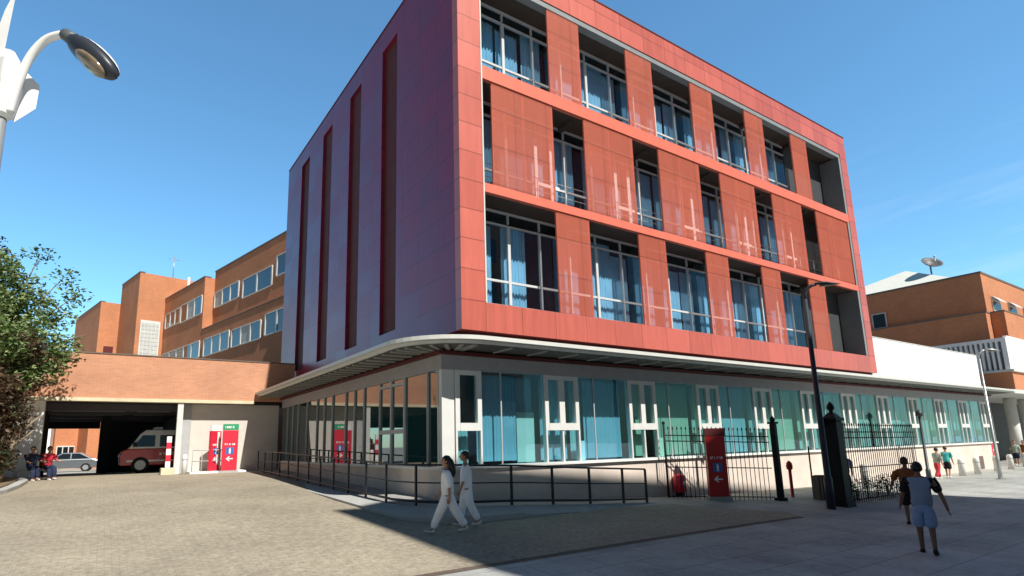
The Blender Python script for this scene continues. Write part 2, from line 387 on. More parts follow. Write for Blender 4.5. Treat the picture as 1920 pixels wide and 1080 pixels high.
# front frame
b = MB()
b.box(X0, 8.47, Y0, Y0 + .3, ZS, ZT0).box(30.85, X1, Y0, Y0 + .3, ZS, ZT0).box(X0, X1, Y0, Y0 + .3, ZB, ZS).box(X0, X1, Y0, Y0 + .3, ZT0, ZT1)
b.build('front_frame', M['red_front'], H)
MB().box(X0 + .25, X1, Y0 + .302, Y0 + .5, ZT1 - .25, ZT1 - .02).box(X0 - .02, X1 + .02, Y0 - .02, Y0 + .34, ZT1 + .002, ZT1 + .05).box(X0 - .02, X0 + .3, Y0 + .34, Y1, ZT1 + .002, ZT1 + .05).build('coping', M['maroon'], H)
for z0, z1 in ((ZA0, ZA1), (ZC0, ZC1)):
    MB().box(8.472, 30.848, Y0 + .01, Y0 + .16, z0, z1).build('floor_band', M['red_band'], H)
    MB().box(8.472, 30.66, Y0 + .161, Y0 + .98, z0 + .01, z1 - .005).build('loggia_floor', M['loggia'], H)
# side wall with four recessed strips
SX = X0
st = [(16.85, 18.16), (20.29, 21.57), (23.84, 25.16), (27.3, 28.69)]
b = MB(); ya = Y0 + .302
for s0, s1 in st + [(Y1, Y1)]:
    b.box(SX, SX + .22, ya, s0, ZB, ZT1); ya = s1
for s0, s1 in st: b.box(SX, SX + .22, s0, s1, ZB, 5.86).box(SX, SX + .22, s0, s1, 16.78, ZT1)
b.build('side_cladding', M['red_side_shaded'], H)
for s0, s1 in st:
    MB().box(SX + .12, SX + .21, s0 + .002, s1 - .002, 5.862, 16.778).build('recessed_strip', M['strip'], H)
# white corner trim and grey linings round the big opening
MB().box(8.474, 8.52, Y0 - .004, Y0 + .28, ZS + .002, ZT0 - .21).build('edge_trim', M['light_trim'], H)
MB().box(8.53, 30.84, Y0 + .03, Y0 + .3, ZT0 - .2, ZT0 - .002).build('lintel_lining', M['grey_lining'], H)
MB().box(30.66, 30.846, Y0 + .02, Y0 + .98, ZA1 + .002, ZC0 - .002).box(30.66, 30.846, Y0 + .02, Y0 + .98, ZC1 + .002, ZT0 - .21).box(30.66, 30.846, Y0 + .02, Y0 + .98, ZS + .01, ZA0 - .002).build('side_lining', M['grey_lining'], H)
# shell: roof, back, right wall, slabs, ceilings
MB().box(SX + .23, X1 - .26, Y0 + .52, Y1 - .31, ZT1 - .3, ZT1 - .1).build('roof', M['coping'], H)
MB().box(X0 + .23, X1, Y1 - .3, Y1, ZB, ZT1).build('rear_wall', M['red_side_shaded'], H)
MB().box(X1 - .25, X1, Y0 + .51, Y1 - .31, ZB, ZT1 - .001).build('end_wall', M['red_side_shaded'], H)
floors = [(ZS, ZA0), (ZA1, ZC0), (ZC1, ZT0 - .2)]
b = MB()
for z0, z1 in floors:
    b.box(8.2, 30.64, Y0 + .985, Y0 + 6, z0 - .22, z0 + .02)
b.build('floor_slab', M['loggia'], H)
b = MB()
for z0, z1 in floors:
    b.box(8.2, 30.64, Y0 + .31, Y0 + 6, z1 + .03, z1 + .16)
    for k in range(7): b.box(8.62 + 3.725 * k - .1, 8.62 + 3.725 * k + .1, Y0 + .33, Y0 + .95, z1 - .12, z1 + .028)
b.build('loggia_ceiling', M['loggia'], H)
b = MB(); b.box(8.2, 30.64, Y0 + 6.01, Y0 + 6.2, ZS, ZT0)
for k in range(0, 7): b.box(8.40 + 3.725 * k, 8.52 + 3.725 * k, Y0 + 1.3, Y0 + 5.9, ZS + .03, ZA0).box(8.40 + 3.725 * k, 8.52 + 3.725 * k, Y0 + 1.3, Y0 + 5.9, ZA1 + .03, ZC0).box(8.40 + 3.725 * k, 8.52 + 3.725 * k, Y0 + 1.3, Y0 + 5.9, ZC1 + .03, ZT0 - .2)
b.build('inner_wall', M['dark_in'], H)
b = MB()
for z0, z1 in floors: b.box(27.12, 30.655, Y0 + .99, Y0 + 1.1, z0 + .02, z1 + .03)
b.build('loggia_wall', M['slate'], H)
# window wall of the loggias: one window per bay and floor
YW = Y0 + .98
def curtain(x0, x1, z0, z1, y, mat, parent, wave=.05, pitch=.16):
    bm = bmesh.new(); n = max(6, int((x1 - x0) / .03)); prev = None; ph = random.random() * 6
    for i in range(n + 1):
        x = x0 + (x1 - x0) * i / n
        yy = y + wave * (math.sin(2 * math.pi * x / pitch + ph) + .35 * math.sin(2 * math.pi * x / (pitch * 2.7)))
        cur = (bm.verts.new((x, yy, z0)), bm.verts.new((x, yy, z1)))
        if prev: bm.faces.new((prev[0], cur[0], cur[1], prev[1])).smooth = True
        prev = cur
    me = bpy.data.meshes.new('curtain'); bm.to_mesh(me); bm.free(); me.materials.append(mat)
    o = bpy.data.objects.new('curtain', me); COL.objects.link(o); o.parent = parent; return o
for fi, (z0, z1) in enumerate(floors):
    zt = z0 + 1.02; zh = z1 - .42
    for k in range(5):
        xa = 8.47 + 3.725 * k; xb = xa + 3.725
        f = MB()
        ms = [xa + .31, xa + 1.552, xa + 2.794]
        w = .052
        f.box(xa, xb, YW, YW + .07, z0 + .02, z0 + .30).box(xa, xb, YW, YW + .07, z1 - .06, z1 + .03).box(xa, xb, YW - .02, YW + .07, zh - .05, zh - .005)
        for qi, m_ in enumerate(ms):
            w2 = .026 if qi == 2 else .05
            f.box(m_ - w2, m_ + w2, YW - .03, YW + .069, z0 + .302, zh - .052).box(m_ - .024, m_ + .024, YW - .01, YW + .069, zh + .052, z1 - .062)
        for m0, m1 in ((xa, ms[0]), (ms[0], ms[1]), (ms[1], ms[2]), (ms[2], xb)):
            f.box(m0 + (w + .002 if m0 != xa else 0), m1 - (w + .002 if m1 != xb else 0), YW - .015, YW + .06, zt - .035, zt + .035)
        wo_ = f.build('window', M['frame_mid'], H)
        MB().box(xa + .001, xb - .001, YW + .025, YW + .035, z0 + .31, z1 - .07).build('pane', M['gl_up'], wo_)
        if fi == 1:
            sa = MB()
            for m_ in (xa + 2.72, xa + 3.40): sa.box(m_ - .075, m_ + .075, YW - .06, YW - .032, z0 + .42, zh - .3)
            sa.box(xa + 2.796, xa + 3.324, YW - .056, YW - .036, zt - .06, zt + .06).box(xa + 3.476, xa + 3.70, YW - .056, YW - .036, zt - .06, zt + .06)
            sa.build('sash', M['sign_white'], wo_)
        # curtains cover part of each window
        cu = [(xa + .02, ms[0] + .6 + random.random() * .5), (ms[1] - .1, ms[1] + .8 + random.random() * .4)]
        if fi != 0 or k: cu.append((ms[2] - .35 + random.random() * .2, ms[2] + .55))
        for c0, c1 in cu:
            curtain(c0, c1, z0 + .32, z1 - .1 - random.random() * .5, YW + .3, M['cur_cream'] if (fi == 0 and k == 0 and c0 > ms[1] and c0 < ms[2] - .4) else M['cur_up'], wo_, .03, .12)
# thin guard rail of the middle floor and top floor
for z0 in (ZA1,):
    r_ = MB()
    for hz in (.62, 1.05): r_.tube([(8.5, Y0 + .7, z0 + hz), (30.62, Y0 + .7, z0 + hz)], .012, 6)
    for k in range(19): r_.tube([(8.6 + k * 1.22, Y0 + .7, z0 + .02), (8.6 + k * 1.22, Y0 + .7, z0 + 1.05)], .012, 6)
    r_.build('guard_rail', M['steel'], H)
# perforated screens
SC = []
for k in range(5): SC += [(11.2 + 3.725 * k, 12.6 + 3.725 * k, ZS, ZA0), (11.2 + 3.725 * k, 12.6 + 3.725 * k, ZC1, ZT0 - .2)]
for a, c in ((8.87, 11.24), (12.6, 14.95), (16.34, 18.72), (20.06, 22.5), (23.84, 26.28), (27.58, 30.62)): SC.append((a, c, ZA1, ZC0))
for a, c, z0, z1 in SC:
    s_ = MB().box(a, c, Y0 + .05, Y0 + .075, z0 + .004, z1 - .004)
    o = s_.build('screen_panel', M['red_screen'], H)
    fr = MB()
    for x in ([a + .02, c - .02] + ([(a + c) / 2] if c - a > 2 else [])): fr.box(x - .02, x + .02, Y0 + .077, Y0 + .12, z0 + .006, z1 - .006)
    fr.build('screen_frame', M['red_band'], o)
# ---- ground floor
GX0, GX1, GY0, GY1, GS, GH, GT = 7.06, 46.6, 12.67, 28.24, 1.5, 4.02, 4.48
def base_top(x, y): return GS
MB().box(GX0 + .04, GX1, GY0 + .04, GY0 + .3, -.5, GS).build('base_wall', M['base_wall'], H)
MB().box(GX0 + .04, GX0 + .3, GY0 + .302, GY1, -.5, GS).build('base_wall', M['base_wall'], H)
MB().box(GX0 - .05, GX1, GY0 - .06, GY0 + .3, GS + .002, GS + .075).box(GX0 - .05, GX0 + .3, GY0 + .302, GY1, GS + .002, GS + .075).build('window_sill', M['sill'], H)
MB().box(GX0, GX1, GY0, GY0 + .2, GH + .002, GT - .08).box(GX0, GX0 + .2, GY0 + .202, GY1, GH + .002, GT - .08).build('header', M['header'], H)
MB().box(GX0 - .12, GX1, GY0 - .12, GY0 + .2, GT - .078, GT - .002).box(GX0 - .12, GX0 + .2, GY0 + .202, GY1, GT - .078, GT - .002).build('header_trim', M['maroon'], H)
MB().box(GX0 + .3, GX1 - .3, GY0 + 3.5, GY0 + 3.6, GS, GT).build('interior_wall', M['pier'], H)
MB().box(GX0 + .35, GX1 - .3, GY0 + .32, GY0 + 3.5, GS - .3, GS + .02).build('interior_floor', M['pier'], H)
MB().box(GX1 - .2, GX1, GY0 + .31, GY1, -.5, GT - .1).build('end_wall', M['base_wall'], H)
MB().box(GX0 + .02, GX0 + .38, GY0 + .02, GY0 + .18, GS + .08, GH).build('corner_panel', M['frame_white'], H)
hx = [7.46] + [10.40 + 3.42 * k for k in range(11)]
gz0, gz1 = GS + .077, GH
bar = 2.56
prevx = None
gm = ['gl_blue', 'gl_blue', 'gl_green', 'gl_teal', 'gl_green', 'gl_teal', 'gl_green', 'gl_teal', 'gl_green', 'gl_teal', 'gl_teal', 'gl_green']
cm = ['cur_blue', 'cur_blue', 'cur_green', 'cur_blue', 'cur_green', 'cur_green', 'cur_blue', 'cur_green', 'cur_blue', 'cur_green', 'cur_blue', 'cur_green']
for i, x in enumerate(hx):
    wdt = .80 if i == 0 else 1.28
    f = MB(); xe = x + wdt; t = .13
    xm = [] if i == 0 else [(x + xe) / 2]
    tl = .055
    f.box(x, x + t, GY0 - .02, GY0 + .14, bar - .1, gz1).box(xe - t, xe, GY0 - .02, GY0 + .14, bar - .1, gz1)
    f.box(x, x + tl, GY0 - .02, GY0 + .13, gz0, bar - .102).box(xe - tl, xe, GY0 - .02, GY0 + .13, gz0, bar - .102)
    f.box(x + t + .001, xe - t - .001, GY0 - .03, GY0 + .12, bar - .1, bar + .1)
    f.box(x + t + .001, xe - t - .001, GY0 - .01, GY0 + .12, gz1 - .12, gz1)
    for q in xm: f.box(q - .10, q + .10, GY0 - .015, GY0 + .13, bar + .102, gz1 - .122).box(q - .03, q + .03, GY0 - .01, GY0 + .12, gz0, bar - .102)
    wf = f.build('window_frame', M['frame_white'], H)
    MB().box(x + tl + .002, xe - tl - .002, GY0 + .05, GY0 + .06, gz0, bar - .102).box(x + t + .002, xe - t - .002, GY0 + .05, GY0 + .06, bar + .102, gz1 - .122).build('pane', M[gm[i]], wf)
    curtain(x + .1 + .25 * random.random(), xe - .1 - .2 * random.random(), gz0 + .05, (bar + .1 if i == 0 else gz1 - .1), GY0 + .42, M[cm[(i + 2) % 12] if i else 'cur_green'], wf, .014, .11)
    # glass to the next frame
    xn = hx[i + 1] if i + 1 < len(hx) else GX1 - .25
    gp = MB().box(xe + .002, xn - .002, GY0 + .03, GY0 + .045, gz0, gz1).build('glass_pane', M[gm[i]], H)
    MB().box(xe + .62, xe + .655, GY0 + .005, GY0 + .028, gz0, gz1).build('mullion', M['frame_grey'], gp)
    c0, c1 = xe + .06, xn - .08
    if i == 0:
        curtain(c0, c0 + 1.30, gz0 + .08, gz1 - .05, GY0 + .36, M['cur_blue'], gp, .014, .12)
        curtain(c0 + 1.30, c1, gz0 + .05, gz1 - .05, GY0 + .55, M['cur_blue'], gp, .02, .12)
        MB().box(c0 + 1.36, c0 + 1.98, GY0 + .40, GY0 + .43, gz0 + .02, 2.98).build('blind', M['cur_cream'], gp)
    elif i == 1:
        curtain(c0 + .42, c1, gz0 + .05, gz1 - .05, GY0 + .36, M['cur_blue'], gp, .014, .12)
        curtain(c0, c0 + .45, gz0 + .05, gz1 - .05, GY0 + .5, M['cur_green'], gp, .02, .12)
        MB().box(c0 + .02, c0 + .3, GY0 + .2, GY0 + .24, gz0 + .01, 2.15).build('notice', M['sign_white'], gp)
    else:
        k0 = random.random() * .3
        curtain(c0 + k0, c1 - random.random() * .2, gz0 + .05, gz1 - .05, GY0 + .36, M[cm[i]], gp, .014 if i != 2 else .005, .12)
        if i == 2: MB().box(c0 + .02, c0 + .4, GY0 + .2, GY0 + .24, gz0 + .01, 2.2).build('notice', M['sign_white'], gp)
# left side glazing
ys = [12.87, 13.45, 14.85, 15.75, 16.6, 17.9, 18.75, 19.6, 21.0, 21.95, 22.85, 24.2, 25.5, 26.35, 27.2, 28.2]
for a, c in zip(ys, ys[1:]):
    win = a in (14.85, 15.75)
    gp = MB().box(GX0 + .05, GX0 + .07, a + .002, c - .002, gz0, gz1).build('glass_pane', M['gl_side'], H)
    f = MB(); w = .04 if win else .017
    f.box(GX0 - .005, GX0 + .048, a - w, a + w, gz0, gz1)
    if win: f.box(GX0 - .01, GX0 + .048, a + w + .001, c - .024, bar - .09, bar + .03).box(GX0 - .005, GX0 + .048, a + w + .001, c - .024, gz1 - .18, gz1 - .1)
    f.build('mullion', M['frame_grey'], gp)
# ---- canopy
co = 1.24; rad = 1.9; zc0, zc1 = 4.50, 4.72
cx0, cy0 = GX0 - co, GY0 - co
def outline(o, r):
    p = [(GX1 + .3, cy0 + o)]
    for k in range(13):
        a = R(-90 - 90 * k / 12); p.append((cx0 + o + r + r * math.cos(a), cy0 + o + r + r * math.sin(a)))
    p += [(cx0 + o, GY1)]
    return p
oo, ii = outline(0, rad), outline(.14, rad - .14)
b = MB()
for k in range(len(oo) - 1):
    p, q, p2, q2 = oo[k], oo[k + 1], ii[k], ii[k + 1]
    b.hexa([(*p, 4.62), (*q, 4.62), (*q2, 4.62), (*p2, 4.62), (*p, 4.72), (*q, 4.72), (*q2, 4.72), (*p2, 4.72)])
    b.hexa([(*p2, 4.54), (*q2, 4.54), (q2[0] + .05, q2[1] + .05, 4.54), (p2[0] + .05, p2[1] + .05, 4.54), (*p2, 4.615), (*q2, 4.615), (q2[0] + .05, q2[1] + .05, 4.615), (p2[0] + .05, p2[1] + .05, 4.615)])
can = MB()
poly = ii + [(GX0 + .5, GY1), (GX0 + .5, GY0 + .5), (GX1 + .3, GY0 + .5)]
po = outline(.2, rad - .2) + [(GX0 + .5, GY1), (GX0 + .5, GY0 + .5), (GX1 + .3, GY0 + .5)]
can.prism(po, 4.535, 4.70)
canopy = can.build('canopy', M['soffit'], H)
b.build('fascia', M['light_trim'], canopy)
x = GX0 + .4
while x < GX1: MB().box(x - .03, x + .03, cy0 + .26, GY0 - .13, 4.502, 4.533).build('soffit_rib', M['rib'], canopy); x += 1.14
y = GY0 + .9
while y < GY1 - .3: MB().box(cx0 + .26, GX0 - .13, y - .05, y + .05, 4.502, 4.533).build('soffit_rib', M['rib'], canopy); y += .55
for k in range(7):
    a = R(-97 - 80 * k / 6); c_, s_ = math.cos(a), math.sin(a)
    cxx, cyy = cx0 + rad, cy0 + rad
    d = Vector((c_, s_)); n_ = Vector((-s_, c_)) * .05; p0 = Vector((cxx, cyy)) + d * (rad - .28); p1 = Vector((cxx, cyy)) + d * .62
    MB().hexa([(*(p0 - n_), 4.502), (*(p0 + n_), 4.502), (*(p1 + n_), 4.502), (*(p1 - n_), 4.502), (*(p0 - n_), 4.533), (*(p0 + n_), 4.533), (*(p1 + n_), 4.533), (*(p1 - n_), 4.533)]).build('soffit_rib', M['rib'], canopy)
MB().box(GX0 + .52, GX1, GY0 + .52, GY1, 4.56, 4.76).build('podium_roof', M['coping'], H)
MB().box(X0 + .25, X1 - .3, Y0 + .2, Y1 - .4, 4.762, 5.115).build('neck', M['maroon'], H)
# white parapet volume to the right of the red block
pw = MB(); pa = [(31.52, 7.0), (46.4, 5.78)]
pw.hexa([(31.51, 12.9, 4.77), (46.4, 12.9, 4.77), (46.4, 24, 4.77), (31.51, 24, 4.77), (31.51, 12.9, 7.0), (46.4, 12.9, 7.0), (46.4, 24, 7.0), (31.51, 24, 7.0)])
pw.build('parapet_wall', M['white_wall'], H)
MB().box(31.52, 46.42, 12.88, 13.2, 7.002, 7.05).build('parapet_coping', M['light_trim'], H)
world_shift(H)

# ------------------------------------------------------------------ ramp and railing
RA = [(5.55, 28.0, 1.13), (5.55, 22.6, 1.06), (5.55, 19., .96), (5.55, 16., .86), (5.62, 13.6, .77)]
rp = MB()
top = [(5.86, 27.6, 1.14), (5.86, 22.6, 1.03), (5.86, 19., .93), (5.86, 15.7, .84), (5.9, 13.2, .76), (6.1, 12.2, .755), (6.5, 11.55, .75), (7.2, 11.42, .72), (8.4, 11.4, .67), (10.5, 11.4, .53), (13.0, 11.45, .39), (13.8, 11.5, .33)]
inn = [(7.05, 27.6, 1.14), (7.05, 22.6, 1.03), (7.05, 19., .93), (7.05, 15.7, .84), (7.05, 13.2, .78), (7.05, 12.9, .77), (7.05, 12.72, .76), (7.4, 12.66, .72), (8.4, 12.66, .67), (10.5, 12.66, .53), (12.5, 12.66, .41), (13.6, 12.66, .34)]
for a, c, d, e in zip(top, top[1:], inn, inn[1:]):
    off = Vector((0, 0, -.9))
    P = [Vector(q) for q in (a, c, e, d)]
    rp.hexa([p + off for p in P] + P)
rp_o = rp.build('ramp', M['ramp']); rp_o['kind'] = 'structure'
kb = MB()
out_ = [(5.3, 27.6), (5.3, 22.6), (5.3, 19.), (5.3, 15.7), (5.45, 13.2), (5.75, 12.0), (6.35, 11.28), (7.2, 11.15), (8.4, 11.12), (10.5, 11.1), (12.5, 11.12), (14.2, 11.15)]
t2 = top[:-1] + [(14.2, 11.5, .31)]
for (a, c), (d, e) in zip(zip(t2, t2[1:]), zip(out_, out_[1:])):
    za, zc = G(*d) + .05, G(*e) + .05
    if a[0] > 6: za, zc = a[2] - .19, c[2] - .15
    else: za, zc = min(a[2] - .04, G(*d) + .09), min(c[2] - .04, G(*e) + .09)
    kb.hexa([(d[0], d[1], za - .6), (e[0], e[1], zc - .6), (c[0], c[1], c[2] - .8), (a[0], a[1], a[2] - .8), (d[0], d[1], za), (e[0], e[1], zc), (c[0] - .002, c[1] - .002, c[2] - .012), (a[0] - .002, a[1] - .002, a[2] - .012)])
ko = kb.build('kerb', M['concrete']); ko['kind'] = 'structure'
rl = thing('ramp_railing', 'dark tubular handrail running along the entrance ramp and round the building corner', 'railing', (5.95, 13.2, .75))
def pts(o): return [Vector((p[0] + (.07 if p[1] > 12 else .03), p[1] + (.06 if p[0] > 6.2 else 0), p[2] + o)) for p in top[:-1]]
for o, r_ in ((.92, .024), (.52, .016), (.10, .03)):
    MB().tube(pts(o), r_, 8).build('rail', M['rail'], rl)
# posts at regular steps along the polyline
P = pts(0); L = [0.]
for a, c in zip(P, P[1:]): L.append(L[-1] + (c - a).length)
s_ = .1
while s_ <= L[-1]:
    i = max(j for j in range(len(P)) if L[j] <= s_ + 1e-6); i = min(i, len(P) - 2)
    q = P[i].lerp(P[i + 1], (s_ - L[i]) / (L[i + 1] - L[i]))
    MB().box(q.x - .025, q.x + .025, q.y - .025, q.y + .025, q.z - .02, q.z + .915).build('post', M['rail'], rl)
    s_ += 1.27
q = P[-1]; MB().box(q.x - .025, q.x + .025, q.y - .025, q.y + .025, q.z - .02, q.z + .915).build('post', M['rail'], rl)
world_shift(rl)

# ------------------------------------------------------------------ brick link with the drive-through
K = thing('brick_link_building', 'low brick wing with a wide drive-through opening beside the red block', 'building', (0, 28.26, 1.16))
YB = 28.26
MB().box(-9, GX0 + .55, YB, YB + .4, 4.34, 6.15).build('parapet', M['brick_link'], K)
MB().box(-9.02, GX0 + .54, YB - .03, YB + .45, 6.152, 6.20).build('coping', M['coping'], K)
MB().box(-9, cx0 - .01, YB - .05, YB + .398, 4.2, 4.338).build('soffit_trim', M['cream_trim'], K)
MB().box(3.3, GX0 + .02, YB + .62, YB + .9, .6, 4.19).build('wall', M['beige_wall'], K)
MB().box(2.76, 3.298, YB + .60, YB + 1.1, .6, 4.19).build('pier', M['pier'], K)  # darker grey paint stands in for a shaded band of the wall
MB().box(2.68, 2.90, YB + .02, YB + .30, .6, 4.19).build('column', M['frame_white'], K)
MB().box(-9, -1.95, YB + .35, YB + .7, .6, 4.19).build('wall', M['white_wall'], K)
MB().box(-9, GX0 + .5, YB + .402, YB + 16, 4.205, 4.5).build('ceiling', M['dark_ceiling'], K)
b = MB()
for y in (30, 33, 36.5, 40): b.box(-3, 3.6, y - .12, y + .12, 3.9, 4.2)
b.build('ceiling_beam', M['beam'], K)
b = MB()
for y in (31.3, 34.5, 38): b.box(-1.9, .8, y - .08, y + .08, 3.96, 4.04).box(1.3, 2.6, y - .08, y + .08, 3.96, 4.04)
b.build('ceiling_light_streak', M['pier'], K)  # pale strips stand in for streaks of reflected light
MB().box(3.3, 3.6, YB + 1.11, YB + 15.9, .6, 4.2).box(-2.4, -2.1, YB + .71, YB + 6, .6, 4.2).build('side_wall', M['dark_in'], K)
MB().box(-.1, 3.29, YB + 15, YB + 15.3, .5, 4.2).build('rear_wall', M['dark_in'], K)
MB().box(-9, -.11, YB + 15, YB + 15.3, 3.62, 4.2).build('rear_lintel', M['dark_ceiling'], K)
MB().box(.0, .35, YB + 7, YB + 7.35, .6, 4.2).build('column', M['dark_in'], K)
world_shift(K)

# ------------------------------------------------------------------ left rear brick building (turned a little)
uu = Vector((-.2103, .9776, 0)).normalized(); vv = Vector((-uu.y, uu.x, 0)); Q0 = Vector((9.66, 39.03, 0))
if vv.x > 0: vv = -vv
def UV(s, v, z): p = Q0 + uu * s + vv * v; return (p.x, p.y, z)
LB = thing('brick_building', 'stepped orange brick building with rows of windows behind the low brick wing', 'building', (9.66, 39.03, 0))
def ubox(mb, s0, s1, v0, v1, z0, z1):
    return mb.hexa([UV(s0, v0, z0), UV(s0, v1, z0), UV(s1, v1, z0), UV(s1, v0, z0), UV(s0, v0, z1), UV(s0, v1, z1), UV(s1, v1, z1), UV(s1, v0, z1)])
b = MB()
ubox(b, -12, 12.85, -10, 0, 0, 17.0)
ubox(b, -12, 12.80, .002, .8, 0, 11.9)
b.build('wall', M['brick_far'], LB)
b = MB(); ubox(b, 12.852, 22.898, -10, .8, 0, 16.45); b.build('wall', M['brick_far'], LB)
b = MB(); ubox(b, 22.9, 29, -8, 3.1, 0, 18.72); b.build('stair_tower', M['brick_far'], LB)
b = MB(); ubox(b, 29.002, 40, -6, 4.75, 0, 16.8); ubox(b, 33, 60, 4.752, 6.6, 0, 9.); b.build('wall', M['brick_far'], LB)
b = MB(); ubox(b, -12.02, 12.87, -.3, .04, 17.002, 17.12); ubox(b, -12.02, 12.80, .3, .84, 11.902, 11.98); ubox(b, 12.83, 22.89, .3, .84, 16.452, 16.55)
ubox(b, 22.86, 29.02, 2.7, 3.14, 18.722, 18.82); ubox(b, 28.98, 40.02, 4.4, 4.79, 16.802, 16.88); b.build('coping', M['coping'], LB)
def lwin(s0, s1, z0, z1, v, panes, pale=()):
    f = MB(); n = panes; w = .09
    ubox(f, s0, s1, v + .002, v + .07, z0 - .08, z0); ubox(f, s0, s1, v + .002, v + .06, z1, z1 + .08)
    for k in range(n + 1):
        c = s0 + (s1 - s0) * k / n; ubox(f, c - w, c + w, v + .002, v + .065, z0 + .001, z1 - .001)
    fo = f.build('window', M['frame_white'], LB)
    for k in range(n):
        a = s0 + (s1 - s0) * k / n + w + .01; c = s0 + (s1 - s0) * (k + 1) / n - w - .01
        p = MB(); ubox(p, a, c, v + .003, v + .02, z0 + .002, z1 - .002); p.build('pane', M['win_pale'] if k in pale else M['win_dark'], fo)
lwin(7.8, 12.6, 13.85, 15.1, 0, 3, (2,)); lwin(2.1, 7.0, 13.6, 15.0, 0, 2); lwin(-4, 1.4, 14.1, 15.5, 0, 2)
lwin(7.1, 12.1, 9.62, 10.95, .8, 3); lwin(1.75, 6.6, 9.62, 10.85, .8, 3, (1,)); lwin(-4, 1.05, 9.7, 11.1, .8, 3)
lwin(18.4, 22.3, 13.5, 14.8, .8, 3); lwin(13.2, 18.2, 13.4, 14.9, .8, 3, (1,)); lwin(13.1, 22.3, 9.7, 11.0, .8, 5)
for s_ in (13.5, 16.5, 19.5): lwin(s_, s_ + 2.2, 5.6, 6.9, .8, 2)
for s_ in (38, 41, 44, 47, 50): lwin(s_, s_ + 2.2, 1.6, 3.4, 6.6, 2)
f = MB(); ubox(f, 32.9, 32.999, 4.95, 6.4, 1.5, 2.9); fo = f.build('window', M['frame_white'], LB)
for k in range(3): p_ = MB(); ubox(p_, 32.87, 32.899, 5.0 + k * .47, 5.39 + k * .47, 1.6, 2.8); p_.build('pane', M['win_dark'], fo)
# glass block window on the sunlit face of the stair tower
f = MB(); ubox(f, 22.83, 22.898, 1.1, 2.75, 10.2, 14.2); fo = f.build('window', M['frame_white'], LB)
f = MB()
for i in range(5):
    for j in range(10): ubox(f, 22.80, 22.829, 1.2 + i * .3, 1.46 + i * .3, 10.35 + j * .37, 10.66 + j * .37)
f.build('pane', M['win_pale'], fo)
f = MB(); ubox(f, 28.93, 29.001, 3.4, 4.2, 8, 12.4); f.build('window', M['maroon'], LB)
b = MB(); b.tube([UV(22.8, -1.1, 15.8), UV(22.8, -1.1, 19.0)], .13, 10); b.build('vent_pipe', M['frame_white'], LB)
b = MB(); b.tube([UV(24, 0, 18.7), UV(24, 0, 21.2)], .04, 6); b.tube([UV(24, -.5, 20.9), UV(24, .5, 20.9)], .025, 6); b.build('aerial', M['steel'], LB)
world_shift(LB)
wb = thing('white_annex', 'pale rendered block seen through the drive-through', 'building', (-8, 70, 0))
MB().box(-9, -3.85, 66, 76, 0, 8.).build('wall', M['white_wall'], wb)
b = MB()
for k in range(3): b.box(-5.4 - k * 1.2, -4.7 - k * 1.2, 65.95, 65.998, 2.2, 3.6)
b.build('window', M['win_dark'], wb); world_shift(wb)

# ------------------------------------------------------------------ right brick wing
RB = thing('brick_wing', 'orange brick wing with a white louvred balcony beyond the white parapet', 'building', (60, 14, 0))
MB().box(60, 90, 15.45, 34, 4.8, 15.25).build('wall', M['brick_right'], RB)
MB().box(59.95, 90, 15.4, 34, 15.252, 15.42).build('coping', M['coping'], RB)
MB().box(60, 90, 14.4, 15.448, 4.8, 11.8).build('wall', M['brick_right'], RB)
MB().box(59.0, 59.998, 15.3, 34, 4.8, 11.75).build('wall', M['brick_right'], RB)
MB().box(58.97, 60, 15.25, 34, 11.752, 11.86).box(59.97, 90, 14.36, 15.446, 11.802, 11.9).build('coping', M['coping'], RB)
w_ = MB().box(59.9, 59.998, 22.7, 23.9, 11.95, 13.4).build('window', M['frame_white'], RB); MB().box(59.87, 59.899, 22.8, 23.8, 12.05, 13.3).build('pane', M['win_dark'], w_)
for x in (61.5, 65.7, 69.9, 74):
    w_ = MB().box(x, x + 2., 15.36, 15.448, 12.2, 13.45).build('window', M['frame_white'], RB)
    MB().box(x + .1, x + 1.9, 15.33, 15.359, 12.3, 13.0).build('pane', M['win_dark'], w_)
    MB().hexa([(x, 14.95, 13.0), (x + 2, 14.95, 13.0), (x + 2, 15.33, 13.4), (x, 15.33, 13.4), (x, 14.95, 13.06), (x + 2, 14.95, 13.06), (x + 2, 15.33, 13.46), (x, 15.33, 13.46)]).build('awning', M['frame_white'], w_)
# louvred balcony
b = MB(); b.box(56.95, 57.2, 13.9, 19.6, 9.05, 9.3).box(56.95, 57.2, 13.9, 14.2, 6.85, 9.048).build('louvre_frame', M['white_wall'], RB)
b = MB()
for k in range(16): b.box(56.97, 57.16, 14.42 + k * .32, 14.56 + k * .32, 6.85, 9.048)
b.build('louvre', M['white_wall'], RB)
MB().box(57.5, 57.6, 14.2, 19.6, 6.8, 9.3).build('balcony_wall', M['grey_lining'], RB)
MB().box(57.2, 70, 13.88, 14.1, 6.85, 9.45).build('corner_panel', M['white_wall'], RB)
MB().box(56.8, 72, 13.7, 19.8, 6.66, 6.84).build('slab', M['light_trim'], RB)
MB().box(57, 75, 13.86, 19.6, 5.1, 6.65).build('wall', M['brick_right'], RB)
MB().box(46.95, 75, 11.5, 21, 4.52, 4.76).build('canopy', M['light_trim'], RB)
MB().box(46.7, 75, 16.2, 16.5, -.3, 4.5).box(47, 56.9, 14.2, 21, 4.77, 5.09).build('rear_wall', M['slate'], RB)
for x in (53.4, 56.6, 60, 63.5): MB().tube([(x, 13.45, -.1), (x, 13.45, 4.5)], .34, 20).build('column', M['frame_white'], RB)
world_shift(RB)
hb = thing('white_roofed_block', 'block with a pale hipped roof rising behind the brick wing', 'building', (75, 30, 0))
